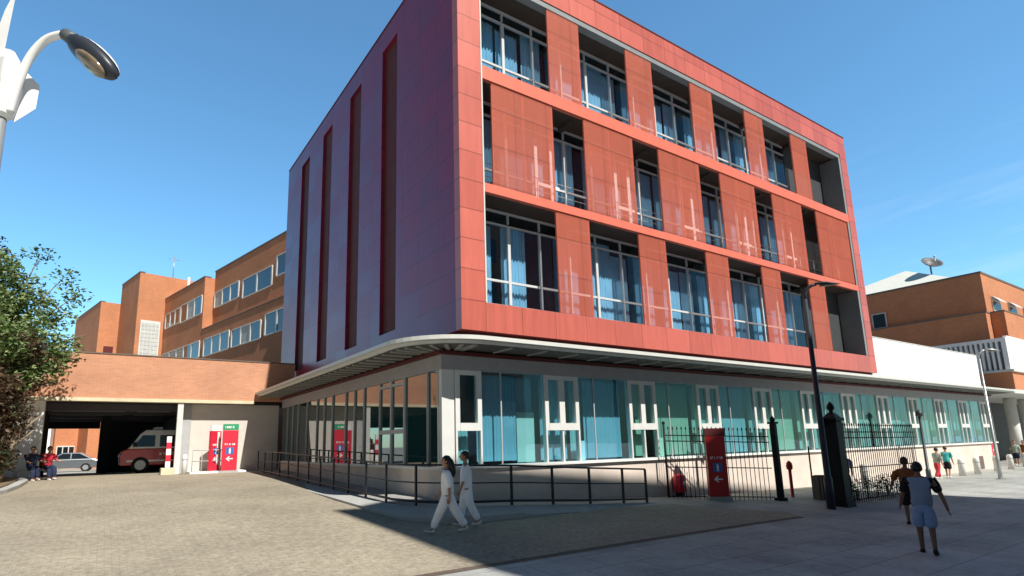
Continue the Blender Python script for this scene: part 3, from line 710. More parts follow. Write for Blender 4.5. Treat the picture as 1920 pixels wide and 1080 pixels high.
MB().box(75, 98, 22, 36, 0, 18.5).build('wall', M['white_wall'], hb)
b = MB(); e = [(74.6, 21.6), (98.4, 21.6), (98.4, 36.4), (74.6, 36.4)]
v_ = [b.bm.verts.new((x, y, 18.6)) for x, y in e]; r0, r1 = b.bm.verts.new((78.5, 27, 21.4)), b.bm.verts.new((92, 28, 21.4))
for fc in ((v_[0], v_[1], r1, r0), (v_[1], v_[2], r1), (v_[2], v_[3], r0, r1), (v_[3], v_[0], r0), (v_[3], v_[2], v_[1], v_[0])): b.bm.faces.new(fc)
b.build('roof', M['roof_white'], hb); world_shift(hb)
ds = thing('satellite_dish', 'grey dish on a short mast above the pale hipped roof', 'satellite dish', (77, 23.6, 19.3))
b = MB(); cc = Vector((77, 24.0, 21.0)); nrm = Vector((-.45, -.55, .7)).normalized(); a1 = nrm.cross(Vector((0, 0, 1))).normalized(); a2 = nrm.cross(a1)
rings = []
for j in range(6):
    rr = 1.05 * j / 5; hh = .45 * (rr / 1.05) ** 2
    rings.append([b.bm.verts.new(cc + nrm * hh + (a1 * math.cos(2 * math.pi * k / 20) + a2 * math.sin(2 * math.pi * k / 20)) * max(rr, .02)) for k in range(20)])
for p, q in zip(rings, rings[1:]):
    for k in range(20): b.bm.faces.new((p[k], p[(k + 1) % 20], q[(k + 1) % 20], q[k])).smooth = True
o = b.build('dish', M['dish'], ds); o.modifiers.new('solid', 'SOLIDIFY').thickness = .05
MB().tube([(77, 24.05, 18.9), (77, 24.05, 20.95)], .09, 8).build('mast', M['steel'], ds)
MB().tube([tuple(cc + a2 * 1.0 + nrm * .4), tuple(cc + nrm * 1.2)], .03, 6).ball(tuple(cc + nrm * 1.2), .12, 8, 6)
b = MB(); b.tube([tuple(cc + a2 * 1.0 + nrm * .4), tuple(cc + nrm * 1.15)], .03, 6); b.ball(tuple(cc + nrm * 1.15), .12, 8, 6); b.build('feed_arm', M['steel'], ds)
world_shift(ds)

# ------------------------------------------------------------------ building across the street (behind the photographer): it throws the shade
OB = thing('opposite_building', 'tall brown brick building across the street that shades the pavement', 'building', (15, -14, 0))
fp = [(7.4, -7.5), (26.5, -9.3), (26.7, -30), (10, -30)]
ZR = 24.0
MB().prism(fp, -.2, ZR).build('wall', M['brick_opp'], OB)
MB().prism([(x + (x - 22) * .004, y + (y + 18) * .004) for x, y in fp], ZR + .002, ZR + .12).build('coping', M['coping'], OB)
for (xa, ya), (xb, yb) in zip(fp[:2], fp[1:3]):
    d = Vector((xb - xa, yb - ya, 0)); ln = d.length; d.normalize(); n_ = Vector((d.y, -d.x, 0)) * -1
    if n_.y < 0: n_ = -n_
    for fl in range(6):
        k = 1.2
        while k + 1.6 < ln:
            p = Vector((xa, ya, 0)) + d * k; z = 1.4 + fl * 3.8
            f = MB(); pt = []
            for zz in (z, z + 1.9):
                pt += [p + n_ * .003 + Vector((0, 0, zz)), p + d * 1.5 + n_ * .003 + Vector((0, 0, zz)), p + d * 1.5 + n_ * .05 + Vector((0, 0, zz)), p + n_ * .05 + Vector((0, 0, zz))]
            f.hexa(pt); f.build('window', M['win_pale'] if random.random() < .3 else M['win_dark'], OB)
            k += 3.1
world_shift(OB)

# ------------------------------------------------------------------ fences, gate pillar
def bar_mesh(h, tip=True):
    b = MB(); b.tube([(0, 0, .05), (0, 0, h - .12)], .011, 6)
    b.tube([(0, 0, h - .12), (0, 0, h - .08), (0, 0, h)], [.012, .026, .002], 6); return b
def fence(name, label, p0, p1, z0, z1, h, n, group=None):
    root = thing(name, label, 'fence', (p0[0], p0[1], z0), 0, group)
    a, c = Vector((p0[0], p0[1], z0)), Vector((p1[0], p1[1], z1)); L_ = c - a
    first = bar_mesh(h).build('bar', M['iron'], root)
    for k in range(1, n):
        q = L_ * k / n
        o = first if k == 1 else first.copy()
        if k > 1: COL.objects.link(o); o.parent = root
        o.location = q
    for hz in (.16, h * .42 + .42 - .35, h - .48, h - .3): MB().tube([Vector((0, 0, hz)), L_ + Vector((0, 0, hz))], .018, 6).build('rail', M['iron'], root)
    for q, r_ in ((Vector(), .035), (L_ * .02, .0)):
        if r_: MB().tube([q, q + Vector((0, 0, h + .05))], r_, 8).ball(tuple(q + Vector((0, 0, h + .08))), .06, 8, 6)
    b = MB(); b.tube([(0, 0, 0), (0, 0, h + .05)], .035, 8); b.ball((0, 0, h + .09), .055, 8, 6); b.build('post', M['iron'], root)
    return root
fence('iron_fence', 'black spear topped iron fence between the building and the leaning gate post', (15.0, 12.35), (17.95, 10.62), .22, .10, 2.35, 24)
fence('iron_fence', 'black spear topped iron fence to the right of the gate pillar with shrubs behind', (18.95, 8.85), (24.2, 8.85), .04, .0, 2.5, 36)
gp = thing('gate_post', 'slim black iron gate post at the end of the fence by the red sign', 'gate post', (18.08, 10.5, .1))
b = MB(); b.box(-.085, .085, -.085, .085, -.1, 2.45); b.build('shaft', M['iron'], gp, bevel=.02)
b = MB(); b.box(-.12, .12, -.12, .12, 2.452, 2.52); b.tube([(0, 0, 2.52), (0, 0, 2.6), (0, 0, 2.72)], [.06, .09, .01], 10); b.build('cap', M['iron'], gp)
MB().box(-.14, .14, -.14, .14, -.12, .14).build('foot', M['iron'], gp)
pl = thing('gate_pillar', 'thick black iron gate pillar with a finial beside the street lamp', 'gate pillar', (18.42, 8.82, .02))
b = MB(); b.box(-.20, .20, -.19, .19, -.1, 2.55); b.build('shaft', M['iron'], pl, bevel=.03)
b = MB(); b.box(-.26, .26, -.25, .25, -.12, .2); b.box(-.23, .23, -.22, .22, .202, .32); b.build('foot', M['iron'], pl)
b = MB(); b.box(-.25, .25, -.24, .24, 2.552, 2.64); b.hexa([(-.2, -.19, 2.642), (.2, -.19, 2.642), (.2, .19, 2.642), (-.2, .19, 2.642), (-.07, -.07, 2.8), (.07, -.07, 2.8), (.07, .07, 2.8), (-.07, .07, 2.8)]); b.build('cap', M['iron'], pl)
b = MB(); b.tube([(0, 0, 2.80), (0, 0, 2.85), (0, 0, 2.93), (0, 0, 3.03), (0, 0, 3.14)], [.06, .05, .11, .09, .01], 12); b.build('finial', M['iron'], pl)
b = MB(); b.tube([(-.36, .1, 2.0), (-.36, .1, 2.75)], .02, 6); b.tube([(-.30, .1, 2.1), (-.42, .1, 2.62)], .02, 6); b.box(-.42, -.27, .06, .14, 2.42, 2.62); b.build('lantern_bracket', M['iron'], pl)

# ------------------------------------------------------------------ signs
def arrow(b, cx, cz, s, y0, y1, left=True):
    k = -1 if left else 1
    b.box(cx - s * .5, cx + s * .5, y0, y1, cz - s * .09, cz + s * .09)
    for q in (1, -1):
        p = [(cx + k * s * .55, cz), (cx + k * s * .15, cz + q * s * .38), (cx + k * s * -.07, cz + q * s * .38), (cx + k * s * .30, cz)]
        b.hexa([(p[0][0], y0 - .001, p[0][1]), (p[1][0], y0 - .001, p[1][1]), (p[2][0], y0 - .001, p[2][1]), (p[3][0], y0 - .001, p[3][1]), (p[0][0], y1 - .001, p[0][1]), (p[1][0], y1 - .001, p[1][1]), (p[2][0], y1 - .001, p[2][1]), (p[3][0], y1 - .001, p[3][1])])
    return b
def figure(b, cx, cz, s, y0, y1):   # small walking figure pictogram
    b.box(cx - s * .08, cx + s * .08, y0, y1, cz + s * .26, cz + s * .42)
    b.box(cx - s * .13, cx + s * .13, y0, y1, cz - s * .10, cz + s * .23)
    b.box(cx - s * .12, cx - s * .02, y0, y1, cz - s * .42, cz - s * .11).box(cx + s * .02, cx + s * .12, y0, y1, cz - s * .42, cz - s * .11)
    return b
def textbar(b, x0, x1, z, h, y0, y1, seed):   # a short word too small to read in the photograph
    rnd = random.Random(seed); x = x0
    while x < x1 - .02:
        w = h * rnd.choice((.45, .6, .75)); w = min(w, x1 - x)
        b.box(x, x + w * .28, y0, y1, z, z + h)
        if rnd.random() < .7: b.box(x + w * .28 + .0005, x + w, y0, y1, z + (h * .78 if rnd.random() < .5 else 0), z + (h if rnd.random() < .5 else h * .22) + h * .0 if False else z + h)
        x += w + h * .22
    return b
def totem(label, loc, rz, w, h, d, body, band=True, group=None, side_white=False):
    t = thing('totem_sign', label, 'sign', loc, rz, group)
    zt = h - (.26 if band else .24)
    MB().box(-w / 2, w / 2, -d / 2, d / 2, .05, zt).build('panel', body, t, bevel=.012)
    if band == 'white': MB().box(-w / 2, w / 2, -d / 2, d / 2, zt + .002, h).build('top_panel', M['sign_white'], t)
    elif band: 
        o = MB().box(-w / 2, w / 2, -d / 2, d / 2, zt + .002, h).build('top_panel', M['sign_green'], t)
        textbar(MB(), -w * .38, w * .2, h - .18, .09, -d / 2 - .005, -d / 2 - .001, 3).build('lettering', M['sign_white'], o)
    else: MB().box(-w / 2 - .01, w / 2 + .01, -d / 2 - .01, d / 2 + .01, zt + .002, h).build('top_panel', M['maroon'], t)
    MB().box(-w / 2 - .06, w / 2 + .06, -d / 2 - .06, d / 2 + .06, -.15, .048).build('foot', M['concrete'], t)
    y0, y1 = -d / 2 - .006, -d / 2 - .001
    textbar(MB(), -w * .34, w * .34, h * .555, .075, y0, y1, int(loc[0] * 10)).build('lettering', M['sign_white'], t)
    s = w * .48; cz = h * .435
    sq = MB().box(-s / 2, s / 2, y0, y1, cz - s / 2, cz + s / 2).build('pictogram', M['sign_blue'], t)
    figure(MB(), 0, cz, s * .95, y0 - .004, y0 - .001).build('figure', M['sign_white'], sq)
    arrow(MB(), 0, h * .27, w * .42, y0, y1).build('arrow', M['sign_white'], t)
    return t
totem('red and green totem sign standing in the sun by the beige wall, nearer one', (4.68, 27.2, G(4.68, 27.2) + .05), R(-6), .62, 2.02, .16, M['sign_red'])
t = totem('narrow red and white totem sign behind the green topped one', (4.16, 27.75, G(4.16, 27.75) + .05), R(38), .56, 2.0, .14, M['sign_red'], 'white')
MB().box(.05, .19, -.0755, -.0735, .3, 1.7).build('stripe', M['sign_white'], t)
totem('dark red totem sign in front of the iron fence with a white left arrow', (16.22, 11.40, .30), R(-42), .58, 2.15, .22, M['sign_deep'], False)

# ------------------------------------------------------------------ small street things
def hydrant():
    t = thing('red_post', 'slim red fire hydrant post on the pavement by the cream wall', 'hydrant', (19.4, 10.85, .08))
    b = MB(); b.tube([(0, 0, 0), (0, 0, .06), (0, 0, .07), (0, 0, .95)], [.10, .10, .055, .05], 10); b.build('stem', M['sign_deep'], t)
    b = MB(); b.tube([(0, 0, .95), (0, 0, 1.0), (0, 0, 1.18), (0, 0, 1.26)], [.05, .10, .09, .02], 10); b.tube([(-.15, 0, 1.09), (.15, 0, 1.09)], .04, 8); b.build('head', M['sign_deep'], t)
hydrant()
t = thing('hose_cabinet', 'glossy red cabinet beside the wall behind the iron fence', 'cabinet', (15.75, 12.5, .25))
b = MB(); b.tube([(0, 0, .2), (0, 0, .23), (0, 0, .70), (0, 0, .78)], [.16, .19, .19, .08], 14); b.build('body', M['sign_red'], t); MB().box(-.10, .10, -.10, .10, -.05, .2).build('foot', M['iron'], t); MB().box(-.05, .05, -.21, -.185, .45, .55).build('handle', M['sign_white'], t)
t = thing('litter_bin', 'dark brown slatted litter bin behind the lamp post', 'bin', (19.6, 9.95, .06))
b = MB()
for k in range(14):
    a = 2 * math.pi * k / 14; b.box(.24 * math.cos(a) - .045, .24 * math.cos(a) + .045, .24 * math.sin(a) - .045, .24 * math.sin(a) + .045, .06, .8)
b.build('slats', M['coping'], t); b = MB(); b.tube([(0, 0, .05), (0, 0, .82)], .22, 12); b.build('liner', M['iron'], t); b = MB(); b.tube([(.0, .3, 0), (.0, .3, 1.75)], .025, 6); b.build('back_post', M['iron'], t)
def bollard(label, loc, h=.85, mat='frame_white', group='stone bollards along the far pavement', r=.15):
    t = thing('bollard', label, 'bollard', loc, 0, group)
    b = MB(); b.tube([(0, 0, -.03), (0, 0, h - .1), (0, 0, h - .03), (0, 0, h)], [r, r * .92, r * .8, r * .4], 14); b.build('shaft', M[mat], t)
    b = MB(); b.tube([(0, 0, h * .72), (0, 0, h * .78)], r * 1.02, 14); b.build('ring', M['pier'], t)
bollard('pale stone bollard in the sun just right of the turquoise shirt', (36.6, 11.55, 0), .85)
bollard('pale stone bollard alone in the middle of the sunny pavement', (38.56, 11.5, 0), .85)
bollard('pale stone bollard below the small red sign', (41.9, 11.6, 0), .85)
bollard('pale stone bollard behind the right hand lamp post', (44.6, 11.7, 0), .85)
bollard('pale stone bollard nearest the round white columns', (48.2, 11.9, 0), .85)
bollard('grey post seen through the bars of the right hand fence', (24.6, 10.85, .03), 1.0, 'pier', None, .14)
bollard('white steel bollard at the right side of the drive-through mouth', (2.98, 27.3, G(2.98, 27.3)), .82, 'sign_white', None, .1)
t = thing('marker_post', 'red and white striped marker post at the drive-through mouth', 'marker post', (2.42, 28.0, 1.16))
b = MB(); b.box(-.25, .25, -.25, .25, -.05, .28); b.build('block', M['cream_trim'], t, bevel=.03)
for k in range(5): MB().box(-.09, .09, -.05, .05, .29 + k * .26, .545 + k * .26).build('stripe', M['sign_white'] if k % 2 == 0 else M['sign_red'], t)
t = thing('small_sign', 'small red square notice on a post far along the pavement', 'sign', (43.6, 12.1, 0))
b = MB(); b.tube([(0, 0, 0), (0, 0, 1.45)], .03, 8); b.build('post', M['steel'], t); MB().box(-.36, .36, -.05, -.032, .75, 1.5).build('plate', M['sign_red'], t, bevel=.01); MB().box(-.22, .22, -.054, -.051, 1.1, 1.18).build('lettering', M['sign_white'], t)
t = thing('low_railing', 'short grey railing in front of the sunlit beige wall', 'railing', (3.3, 27.6, 1.16))
for hz in (.98, .52, .08): MB().tube([(0, 0, hz), (1.45, .02, hz)], .022, 6).build('rail', M['pier'], t)
for k in range(5): MB().tube([(k * .36, 0, 0), (k * .36, 0, .98)], .02, 6).build('post', M['pier'], t)
kb = MB(); kb.prism([(3.2, 27.3), (5.4, 27.25), (5.5, 28.8), (3.2, 28.85)], .7, 1.24); o = kb.build('pavement', M['sill']); o['kind'] = 'structure'

# ------------------------------------------------------------------ lamps
def street_lamp(label, loc, rz, h, arm, mat, r=.075, group=None):
    t = thing('street_lamp', label, 'street lamp', loc, rz, group)
    b = MB(); b.tube([(0, 0, -.05), (0, 0, .9), (0, 0, .95), (0, 0, h - .3)], [r * 1.35, r * 1.3, r, r * .7], 12); b.build('pole', mat, t)
    b = MB(); b.tube([(0, 0, h - .35), (.02, 0, h - .12), (.08, 0, h), (.2, 0, h + .09), (.34, 0, h + .12)], r * .55, 8); b.build('arm', mat, t)
    b = MB()
    ring = [(0, .03, .02), (.12, .10, .05), (.45, .15, .07), (.72, .11, .05), (arm, .02, .01)]
    pr = None
    for x, w, hh in ring:
        cur = [b.bm.verts.new((.28 + x * .72, w * math.cos(2 * math.pi * k / 12), h + .14 - .1 * x + (hh if math.sin(2 * math.pi * k / 12) > 0 else hh * .5) * math.sin(2 * math.pi * k / 12))) for k in range(12)]
        if pr:
            for k in range(12): b.bm.faces.new((pr[k], pr[(k + 1) % 12], cur[(k + 1) % 12], cur[k])).smooth = True
        else: b.bm.faces.new(cur)
        pr = cur
    b.bm.faces.new(pr); hd = b.build('head', mat, t)
    b = MB(); b.ball((.60, 0, h + .055), (.2, .10, .03), 12, 6); b.build('glass', M['lamp_glass'], hd)
    MB().box(-r * 2, r * 2, -r * 2, r * 2, -.05, .04).build('base_plate', mat, t)
    return t
street_lamp('tall dark street lamp beside the gate pillar, its head against the red block', (17.47, 8.69, .03), R(-58), 6.5, .95, M['lamp_dark'], .085)
street_lamp('grey street lamp far right on the sunny pavement in front of the white parapet', (34.6, 9.52, 0), R(-42), 5.9, .95, M['steel'], .062)
t = thing('street_lamp', 'short dark lamp post rising behind the man in the grey shirt', 'street lamp', (32.63, 11.61, 0))
b = MB(); b.tube([(0, 0, 0), (0, 0, .5), (0, 0, .52), (0, 0, 2.95)], [.11, .1, .07, .055], 10); b.build('pole', M['lamp_dark'], t)
b = MB(); b.tube([(0, 0, 2.95), (0, 0, 3.0), (0, 0, 3.18), (0, 0, 3.28)], [.06, .16, .13, .02], 12); b.build('head', M['lamp_dark'], t)
# near lamp, top left: white hub with fins and a hooded lantern
t = thing('street_lamp', 'near pale street lamp with white finned hub and hooded oval lantern, top left', 'street lamp', (-1.24, 7.86, .1))
b = MB(); b.tube([(0, 0, -.1), (0, 0, 5.85)], [.10, .062], 12); b.build('pole', M['steel'], t)
b = MB()
pr = None
for z, r_ in ((5.72, .075), (5.76, .12), (6.12, .165), (6.42, .14), (6.55, .06)):
    cur = [b.bm.verts.new((r_ * math.cos(2 * math.pi * k / 8 + .2), r_ * math.sin(2 * math.pi * k / 8 + .2), z)) for k in range(8)]
    if pr:
        for k in range(8): b.bm.faces.new((pr[k], pr[(k + 1) % 8], cur[(k + 1) % 8], cur[k]))
    else: b.bm.faces.new(cur)
    pr = cur
b.bm.faces.new(pr); b.build('hub', M['lamp_white'], t)
for k in range(3):
    a = R(20 + 120 * k); d = Vector((math.cos(a), math.sin(a), 0)); n_ = Vector((-d.y, d.x, 0)) * .015
    out_l = [(.12, 5.72), (.30, 5.98), (.31, 6.28), (.10, 6.44)] if k != 1 else [(.10, 6.3), (.26, 6.5), (.12, 7.1), (.04, 7.3)]
    b = MB(); A = [d * r_ + Vector((0, 0, z)) for r_, z in out_l]
    b.hexa([p - n_ for p in A] + [p + n_ for p in A]); b.build('fin', M['lamp_white'], t)
arm_d = Vector((.79, -.62, 0)).normalized()
ap = [arm_d * .10 + Vector((0, 0, 5.78)), arm_d * .16 + Vector((0, 0, 6.12)), arm_d * .26 + Vector((0, 0, 6.45)), arm_d * .42 + Vector((0, 0, 6.66)), arm_d * .6 + Vector((0, 0, 6.72)), arm_d * .74 + Vector((0, 0, 6.70))]
def smooth_path(p, n=6):
    q = []
    for i in range(len(p) - 1):
        a0, a1, a2, a3 = p[max(i - 1, 0)], p[i], p[i + 1], p[min(i + 2, len(p) - 1)]
        for k in range(n):
            t_ = k / n; q.append(.5 * ((2 * a1) + (a2 - a0) * t_ + (2 * a0 - 5 * a1 + 4 * a2 - a3) * t_ * t_ + (3 * a1 - a0 - 3 * a2 + a3) * t_ ** 3))
    return q + [p[-1]]
b = MB(); b.tube(smooth_path(ap), .044, 14); b.build('arm', M['lamp_white'], t)
# lantern: flattened egg, pitched downwards
ax = (arm_d * .80 + Vector((0, 0, -.66))).normalized(); sd = ax.cross(Vector((0, 0, 1))).normalized(); nz = sd.cross(ax)
nz = max((Matrix.Rotation(a_, 3, ax) @ nz for a_ in (R(38), R(-38))), key=lambda q: q.y); sd = ax.cross(nz)
rot = Matrix((ax, sd, nz)).transposed().to_4x4(); lc = arm_d * 1.02 + Vector((0, 0, 6.40))
b = MB(); vs = b.ball(tuple(lc), (.41, .165, .115), 20, 14, rot); b.build('housing', [M['lamp_dark']], t)
b = MB(); vs = b.ball(tuple(lc + nz * .022), (.40, .157, .123), 20, 14, rot)
bmesh.ops.bisect_plane(b.bm, geom=b.bm.verts[:] + b.bm.edges[:] + b.bm.faces[:], plane_co=lc + nz * .065, plane_no=nz, clear_inner=True); b.build('hood', M['lamp_white'], t)
b = MB(); b.ball(tuple(lc - nz * .09 + ax * .10), (.25, .115, .05), 16, 8, rot); b.build('lens', M['lamp_glass'], t)
b = MB(); b.tube([arm_d * .66 + Vector((0, 0, 6.72)), arm_d * .8 + Vector((0, 0, 6.62))], [.07, .085], 10); b.build('collar', M['dish'], t)

NS = .62
for ch in t.children:
    for v in ch.data.vertices:
        low_ = v.co.z < 1
        v.co = Vector((v.co.x * NS, v.co.y * NS, 2.0 + (v.co.z - 2.0) * NS))
        if low_: v.co.z = -.1
t.location = (-1.24 * NS, 7.86 * NS, .1)

# ------------------------------------------------------------------ trees and shrubs
def leaves(b, clumps, n, size, mi=0, seed=1, flat=.5):
    rnd = random.Random(seed)
    for (c, r_) in clumps:
        c = Vector(c); rr = r_ if isinstance(r_, tuple) else (r_, r_, r_)
        k = int(n * (rr[0] * rr[1] * rr[2]) ** .75)
        for _ in range(k):
            d = Vector((rnd.gauss(0, 1), rnd.gauss(0, 1), rnd.gauss(0, 1))).normalized() * (rnd.random() ** .45)
            p = c + Vector((d.x * rr[0], d.y * rr[1], d.z * rr[2]))
            a = Vector((rnd.gauss(0, 1), rnd.gauss(0, 1), rnd.gauss(0, flat))).normalized(); e = a.cross(Vector((rnd.gauss(0, 1), rnd.gauss(0, 1), rnd.gauss(0, 1)))).normalized()
            s = size * (.6 + rnd.random() * .8)
            v = [b.bm.verts.new(p + q) for q in (-a * s, e * s * .45, a * s, -e * s * .45)]
            f = b.bm.faces.new(v); f.material_index = mi
def sprigs(b, c, r_, n, seed, length=.5):
    rnd = random.Random(seed); c = Vector(c)
def grow(b, p, d, L, r_, depth, rnd, tips):
    pts_ = [Vector(p)]; rad_ = [r_]; q = Vector(p); dd = Vector(d).normalized()
    for k in range(4):
        dd = (dd + Vector((rnd.gauss(0, .13), rnd.gauss(0, .13), rnd.gauss(.03, .1)))).normalized(); q = q + dd * L / 4; pts_.append(q.copy()); rad_.append(r_ * (1 - .14 * (k + 1)))
    b.tube(pts_, rad_, 7); tips.append(q.copy())
    if depth:
        for k in range(3):
            nd = (dd + Vector((rnd.gauss(0, .55), rnd.gauss(0, .55), rnd.gauss(.1, .3)))).normalized()
            grow(b, pts_[2 + k % 3], nd, L * .6, r_ * .55, depth - 1, rnd, tips)
rnd = random.Random(5)
tr = thing('broadleaf_tree', 'bright green broadleaf tree beside the drive-through, at the left edge', 'tree', (-3.15, 25.8, 1.15))
rnd = random.Random(23)
b = MB(); tips = []; grow(b, (-3.15, 25.8, 1.0), (-.02, 0, 1), 3.1, .2, 3, rnd, tips)
for q in ((-1.6, 25.4, 6.9), (-1.4, 25.5, 6.0), (-.95, 25.4, 5.6), (-1.2, 25.3, 7.8), (-1.6, 25.4, 8.5), (-2.4, 25.4, 9.2), (-3.6, 25.6, 9.6), (-.8, 25.3, 6.4)):
    p0 = Vector((-3.1, 25.8, 4.3 + (q[2] - 5.5) * .45)); q = Vector(q); mid = p0.lerp(q, .55) + Vector((0, 0, .3)); b.tube([p0, mid, q], [.05, .03, .008], 6); tips += [mid.copy(), q]
b.build('trunk', M['bark'], tr)
b = MB(); cl = []
for q in tips:
    if -6 < q.x < -1.0 and 4.6 < q.z < 9.5: cl.append((q, (.40 + rnd.random() * .3, .4, .32 + rnd.random() * .25)))
for _ in range(42):
    d = Vector((rnd.gauss(0, 1), rnd.gauss(0, 1), rnd.gauss(0, 1))).normalized() * rnd.random() ** .5
    cl.append((Vector((-3.75 + d.x * 1.75, 25.6 + d.y * 2.0, 6.9 + d.z * 2.25)), .40 + rnd.random() * .4))
leaves(b, cl, 560, .08, 0, 2); leaves(b, cl[::2], 600, .078, 1, 3); leaves(b, [(c, .75) for c, r_ in cl[::3]], 90, .075, 1, 4)
b.build('crown', [M['leaf_green'], M['leaf_yell']], tr); world_shift(tr)
tr = thing('copper_shrub', 'tall copper brown shrub below the green tree at the left edge', 'shrub', (-3.05, 24.6, 1.1))
b = MB(); tips = []
for k in range(4): grow(b, (-3.05 + k * .12, 24.6 + (k % 2) * .15, 1.0), (.01 * k - .03, 0, 1), 1.7, .11, 1, rnd, tips)
b.build('trunk', M['bark'], tr)
b = MB(); cl = []
for _ in range(64):
    z = 2.0 + rnd.random() * 3.9; w = interp(z, [2, 3, 4.2, 5.4, 6.2], [.4, .75, 1.0, 1.15, .6])
    cl.append(((-3.1 + rnd.uniform(-1, 1) * w, 24.6 + rnd.uniform(-1, 1) * w, z), .32 + rnd.random() * .25))
for _ in range(6): cl.append(((-1.9 + rnd.random() * 1.2, 24.8, 4.5 + rnd.random() * 1.3), (.35, .2, .12)))
leaves(b, cl, 900, .075, 0, 5); leaves(b, cl[::3], 500, .075, 1, 6)
b.build('crown', [M['leaf_cop'], M['leaf_dark']], tr); world_shift(tr)
tr = thing('plum_tree', 'dark purple leaved tree rising at the far left edge behind the green one', 'tree', (-5.2, 27.2, 1.15))
b = MB(); tips = []; grow(b, (-5.2, 27.2, 1.0), (0, 0, 1), 4.5, .2, 2, rnd, tips); b.build('trunk', M['bark'], tr)
b = MB(); cl = [((-5.2 + rnd.gauss(0, .75), 27.2 + rnd.gauss(0, .6), 8.2 + rnd.gauss(0, 1.3)), .4 + rnd.random() * .4) for _ in range(26)] + [((-4.6, 27.2, 10.5), .45), ((-4.9, 27.2, 10.9), .3), ((-4.3, 27.1, 10.2), .3)]
leaves(b, cl, 700, .085, 0, 8); b.build('crown', M['leaf_plum'], tr); world_shift(tr)
kb = MB(); pts_ = [(-2.35, 20.6), (-2.02, 23.3), (-1.98, 26.2), (-2.3, 27.6)]
kb.prism([(-14, 19.5), (-3.2, 19.5), (-2.5, 20.6), (-2.15, 22), (-2.02, 23.6), (-2.0, 26.0), (-2.2, 27.2), (-2.6, 28.2), (-14, 28.2)], .4, lambda x, y: G(x, y) + .12); o = kb.build('planting_bed', M['concrete']); o['kind'] = 'structure'
kb = MB(); kb.prism([(-14, 19.8), (-3.2, 19.8), (-2.75, 20.8), (-2.42, 22), (-2.3, 23.6), (-2.28, 26.0), (-2.5, 27.1), (-2.8, 28.0), (-14, 28.0)], .5, lambda x, y: G(x, y) + .16); o = kb.build('bed_soil', M['soil']); o['kind'] = 'structure'
for k in range(6):
    sh = thing('fence_shrub', 'dark green shrub growing behind the bars of the right hand iron fence', 'shrub', (19.8 + k * .72, 9.35, .03), 0, 'shrubs behind the right hand fence')
    b = MB(); b.tube([(0, 0, 0), (.05, 0, .4)], [.03, .015], 6); b.build('stem', M['bark'], sh)
    b = MB(); leaves(b, [((rnd.gauss(0, .12), rnd.gauss(0, .1), .36 + rnd.gauss(0, .06)), (.34, .25, .30 + rnd.random() * .12)), ((rnd.gauss(0, .2), 0, .6), .2)], 3000, .034, 0, 20 + k); b.build('foliage', M['leaf_dark'], sh)

# ------------------------------------------------------------------ vehicles
def loft_body(b, prof, w, inset):
    """closed side profile in x,z extruded over the width, upper points pulled in"""
    zs = [z for x, z in prof]; z0, z1 = min(zs), max(zs)
    L_, R_ = [], []
    for x, z in prof:
        k = max(0, (z - (z0 + z1) * .5) / (z1 - (z0 + z1) * .5)); hw = w / 2 - inset * k
        L_.append(b.bm.verts.new((x, -hw, z))); R_.append(b.bm.verts.new((x, hw, z)))
    b.bm.faces.new(L_); b.bm.faces.new(R_[::-1]); n = len(prof)
    for i in range(n): b.bm.faces.new((L_[i], R_[i], R_[(i + 1) % n], L_[(i + 1) % n]))
def wheels(t, xs, w, r_):
    for x in xs:
        for sgn in (-1, 1):
            wh = MB(); wh.tube([(x, sgn * (w / 2 - .2), r_), (x, sgn * (w / 2 + .01), r_)], r_, 20); wo_ = wh.build('wheel', M['tyre'], t)
            q = MB(); q.tube([(x, sgn * (w / 2 - .02), r_), (x, sgn * (w / 2 + .022), r_)], r_ * .6, 16); q.build('rim', M['steel'], wo_)
def side_win(t, poly, w, inset, zmid, ztop, name='window'):
    for sgn in (-1, 1):
        q = MB(); a = []
        for x, z in poly:
            k = max(0, (z - zmid) / (ztop - zmid)); hw = w / 2 - inset * k; a.append((x, sgn * hw, z))
        n = len(a); v0 = [q.bm.verts.new((x, y - sgn * .03, z)) for x, y, z in a]; v1 = [q.bm.verts.new((x, y + sgn * .008, z)) for x, y, z in a]
        q.bm.faces.new(v0); q.bm.faces.new(v1[::-1])
        for i in range(n): q.bm.faces.new((v0[i], v0[(i + 1) % n], v1[(i + 1) % n], v1[i]))
        q.build(name, M['win_dark'], t)
A = thing('ambulance', 'red and white emergency vehicle parked in the shade of the drive-through', 'ambulance', (2.95, 32.4, 1.16), math.pi)
pw_ = 1.9
lo = [(2.15, .35), (2.2, .75), (2.12, 1.02), (1.87, 1.12), (-2.15, 1.12), (-2.2, .35)]
hi = [(1.85, 1.122), (1.42, 1.80), (1.2, 1.98), (-2.1, 1.98), (-2.15, 1.122)]
b = MB(); loft_body(b, lo, pw_, .0); b.build('body', M['car_red'], A, bevel=.04)
b = MB(); loft_body(b, hi, pw_, .09); b.build('cabin', M['car_white'], A, bevel=.03)
side_win(A, [(1.68, 1.2), (1.34, 1.72), (.82, 1.72), (.82, 1.2)], pw_, .09, 1.55, 1.98); side_win(A, [(.62, 1.2), (.62, 1.72), (-1.95, 1.72), (-2.0, 1.2)], pw_, .09, 1.55, 1.98)
MB().hexa([(1.78, -.8, 1.18), (1.78, .8, 1.18), (1.84, .8, 1.18), (1.84, -.8, 1.18), (1.40, -.75, 1.76), (1.40, .75, 1.76), (1.46, .75, 1.76), (1.46, -.75, 1.76)]).build('windscreen', M['win_dark'], A)
wheels(A, (1.35, -1.35), pw_, .37)
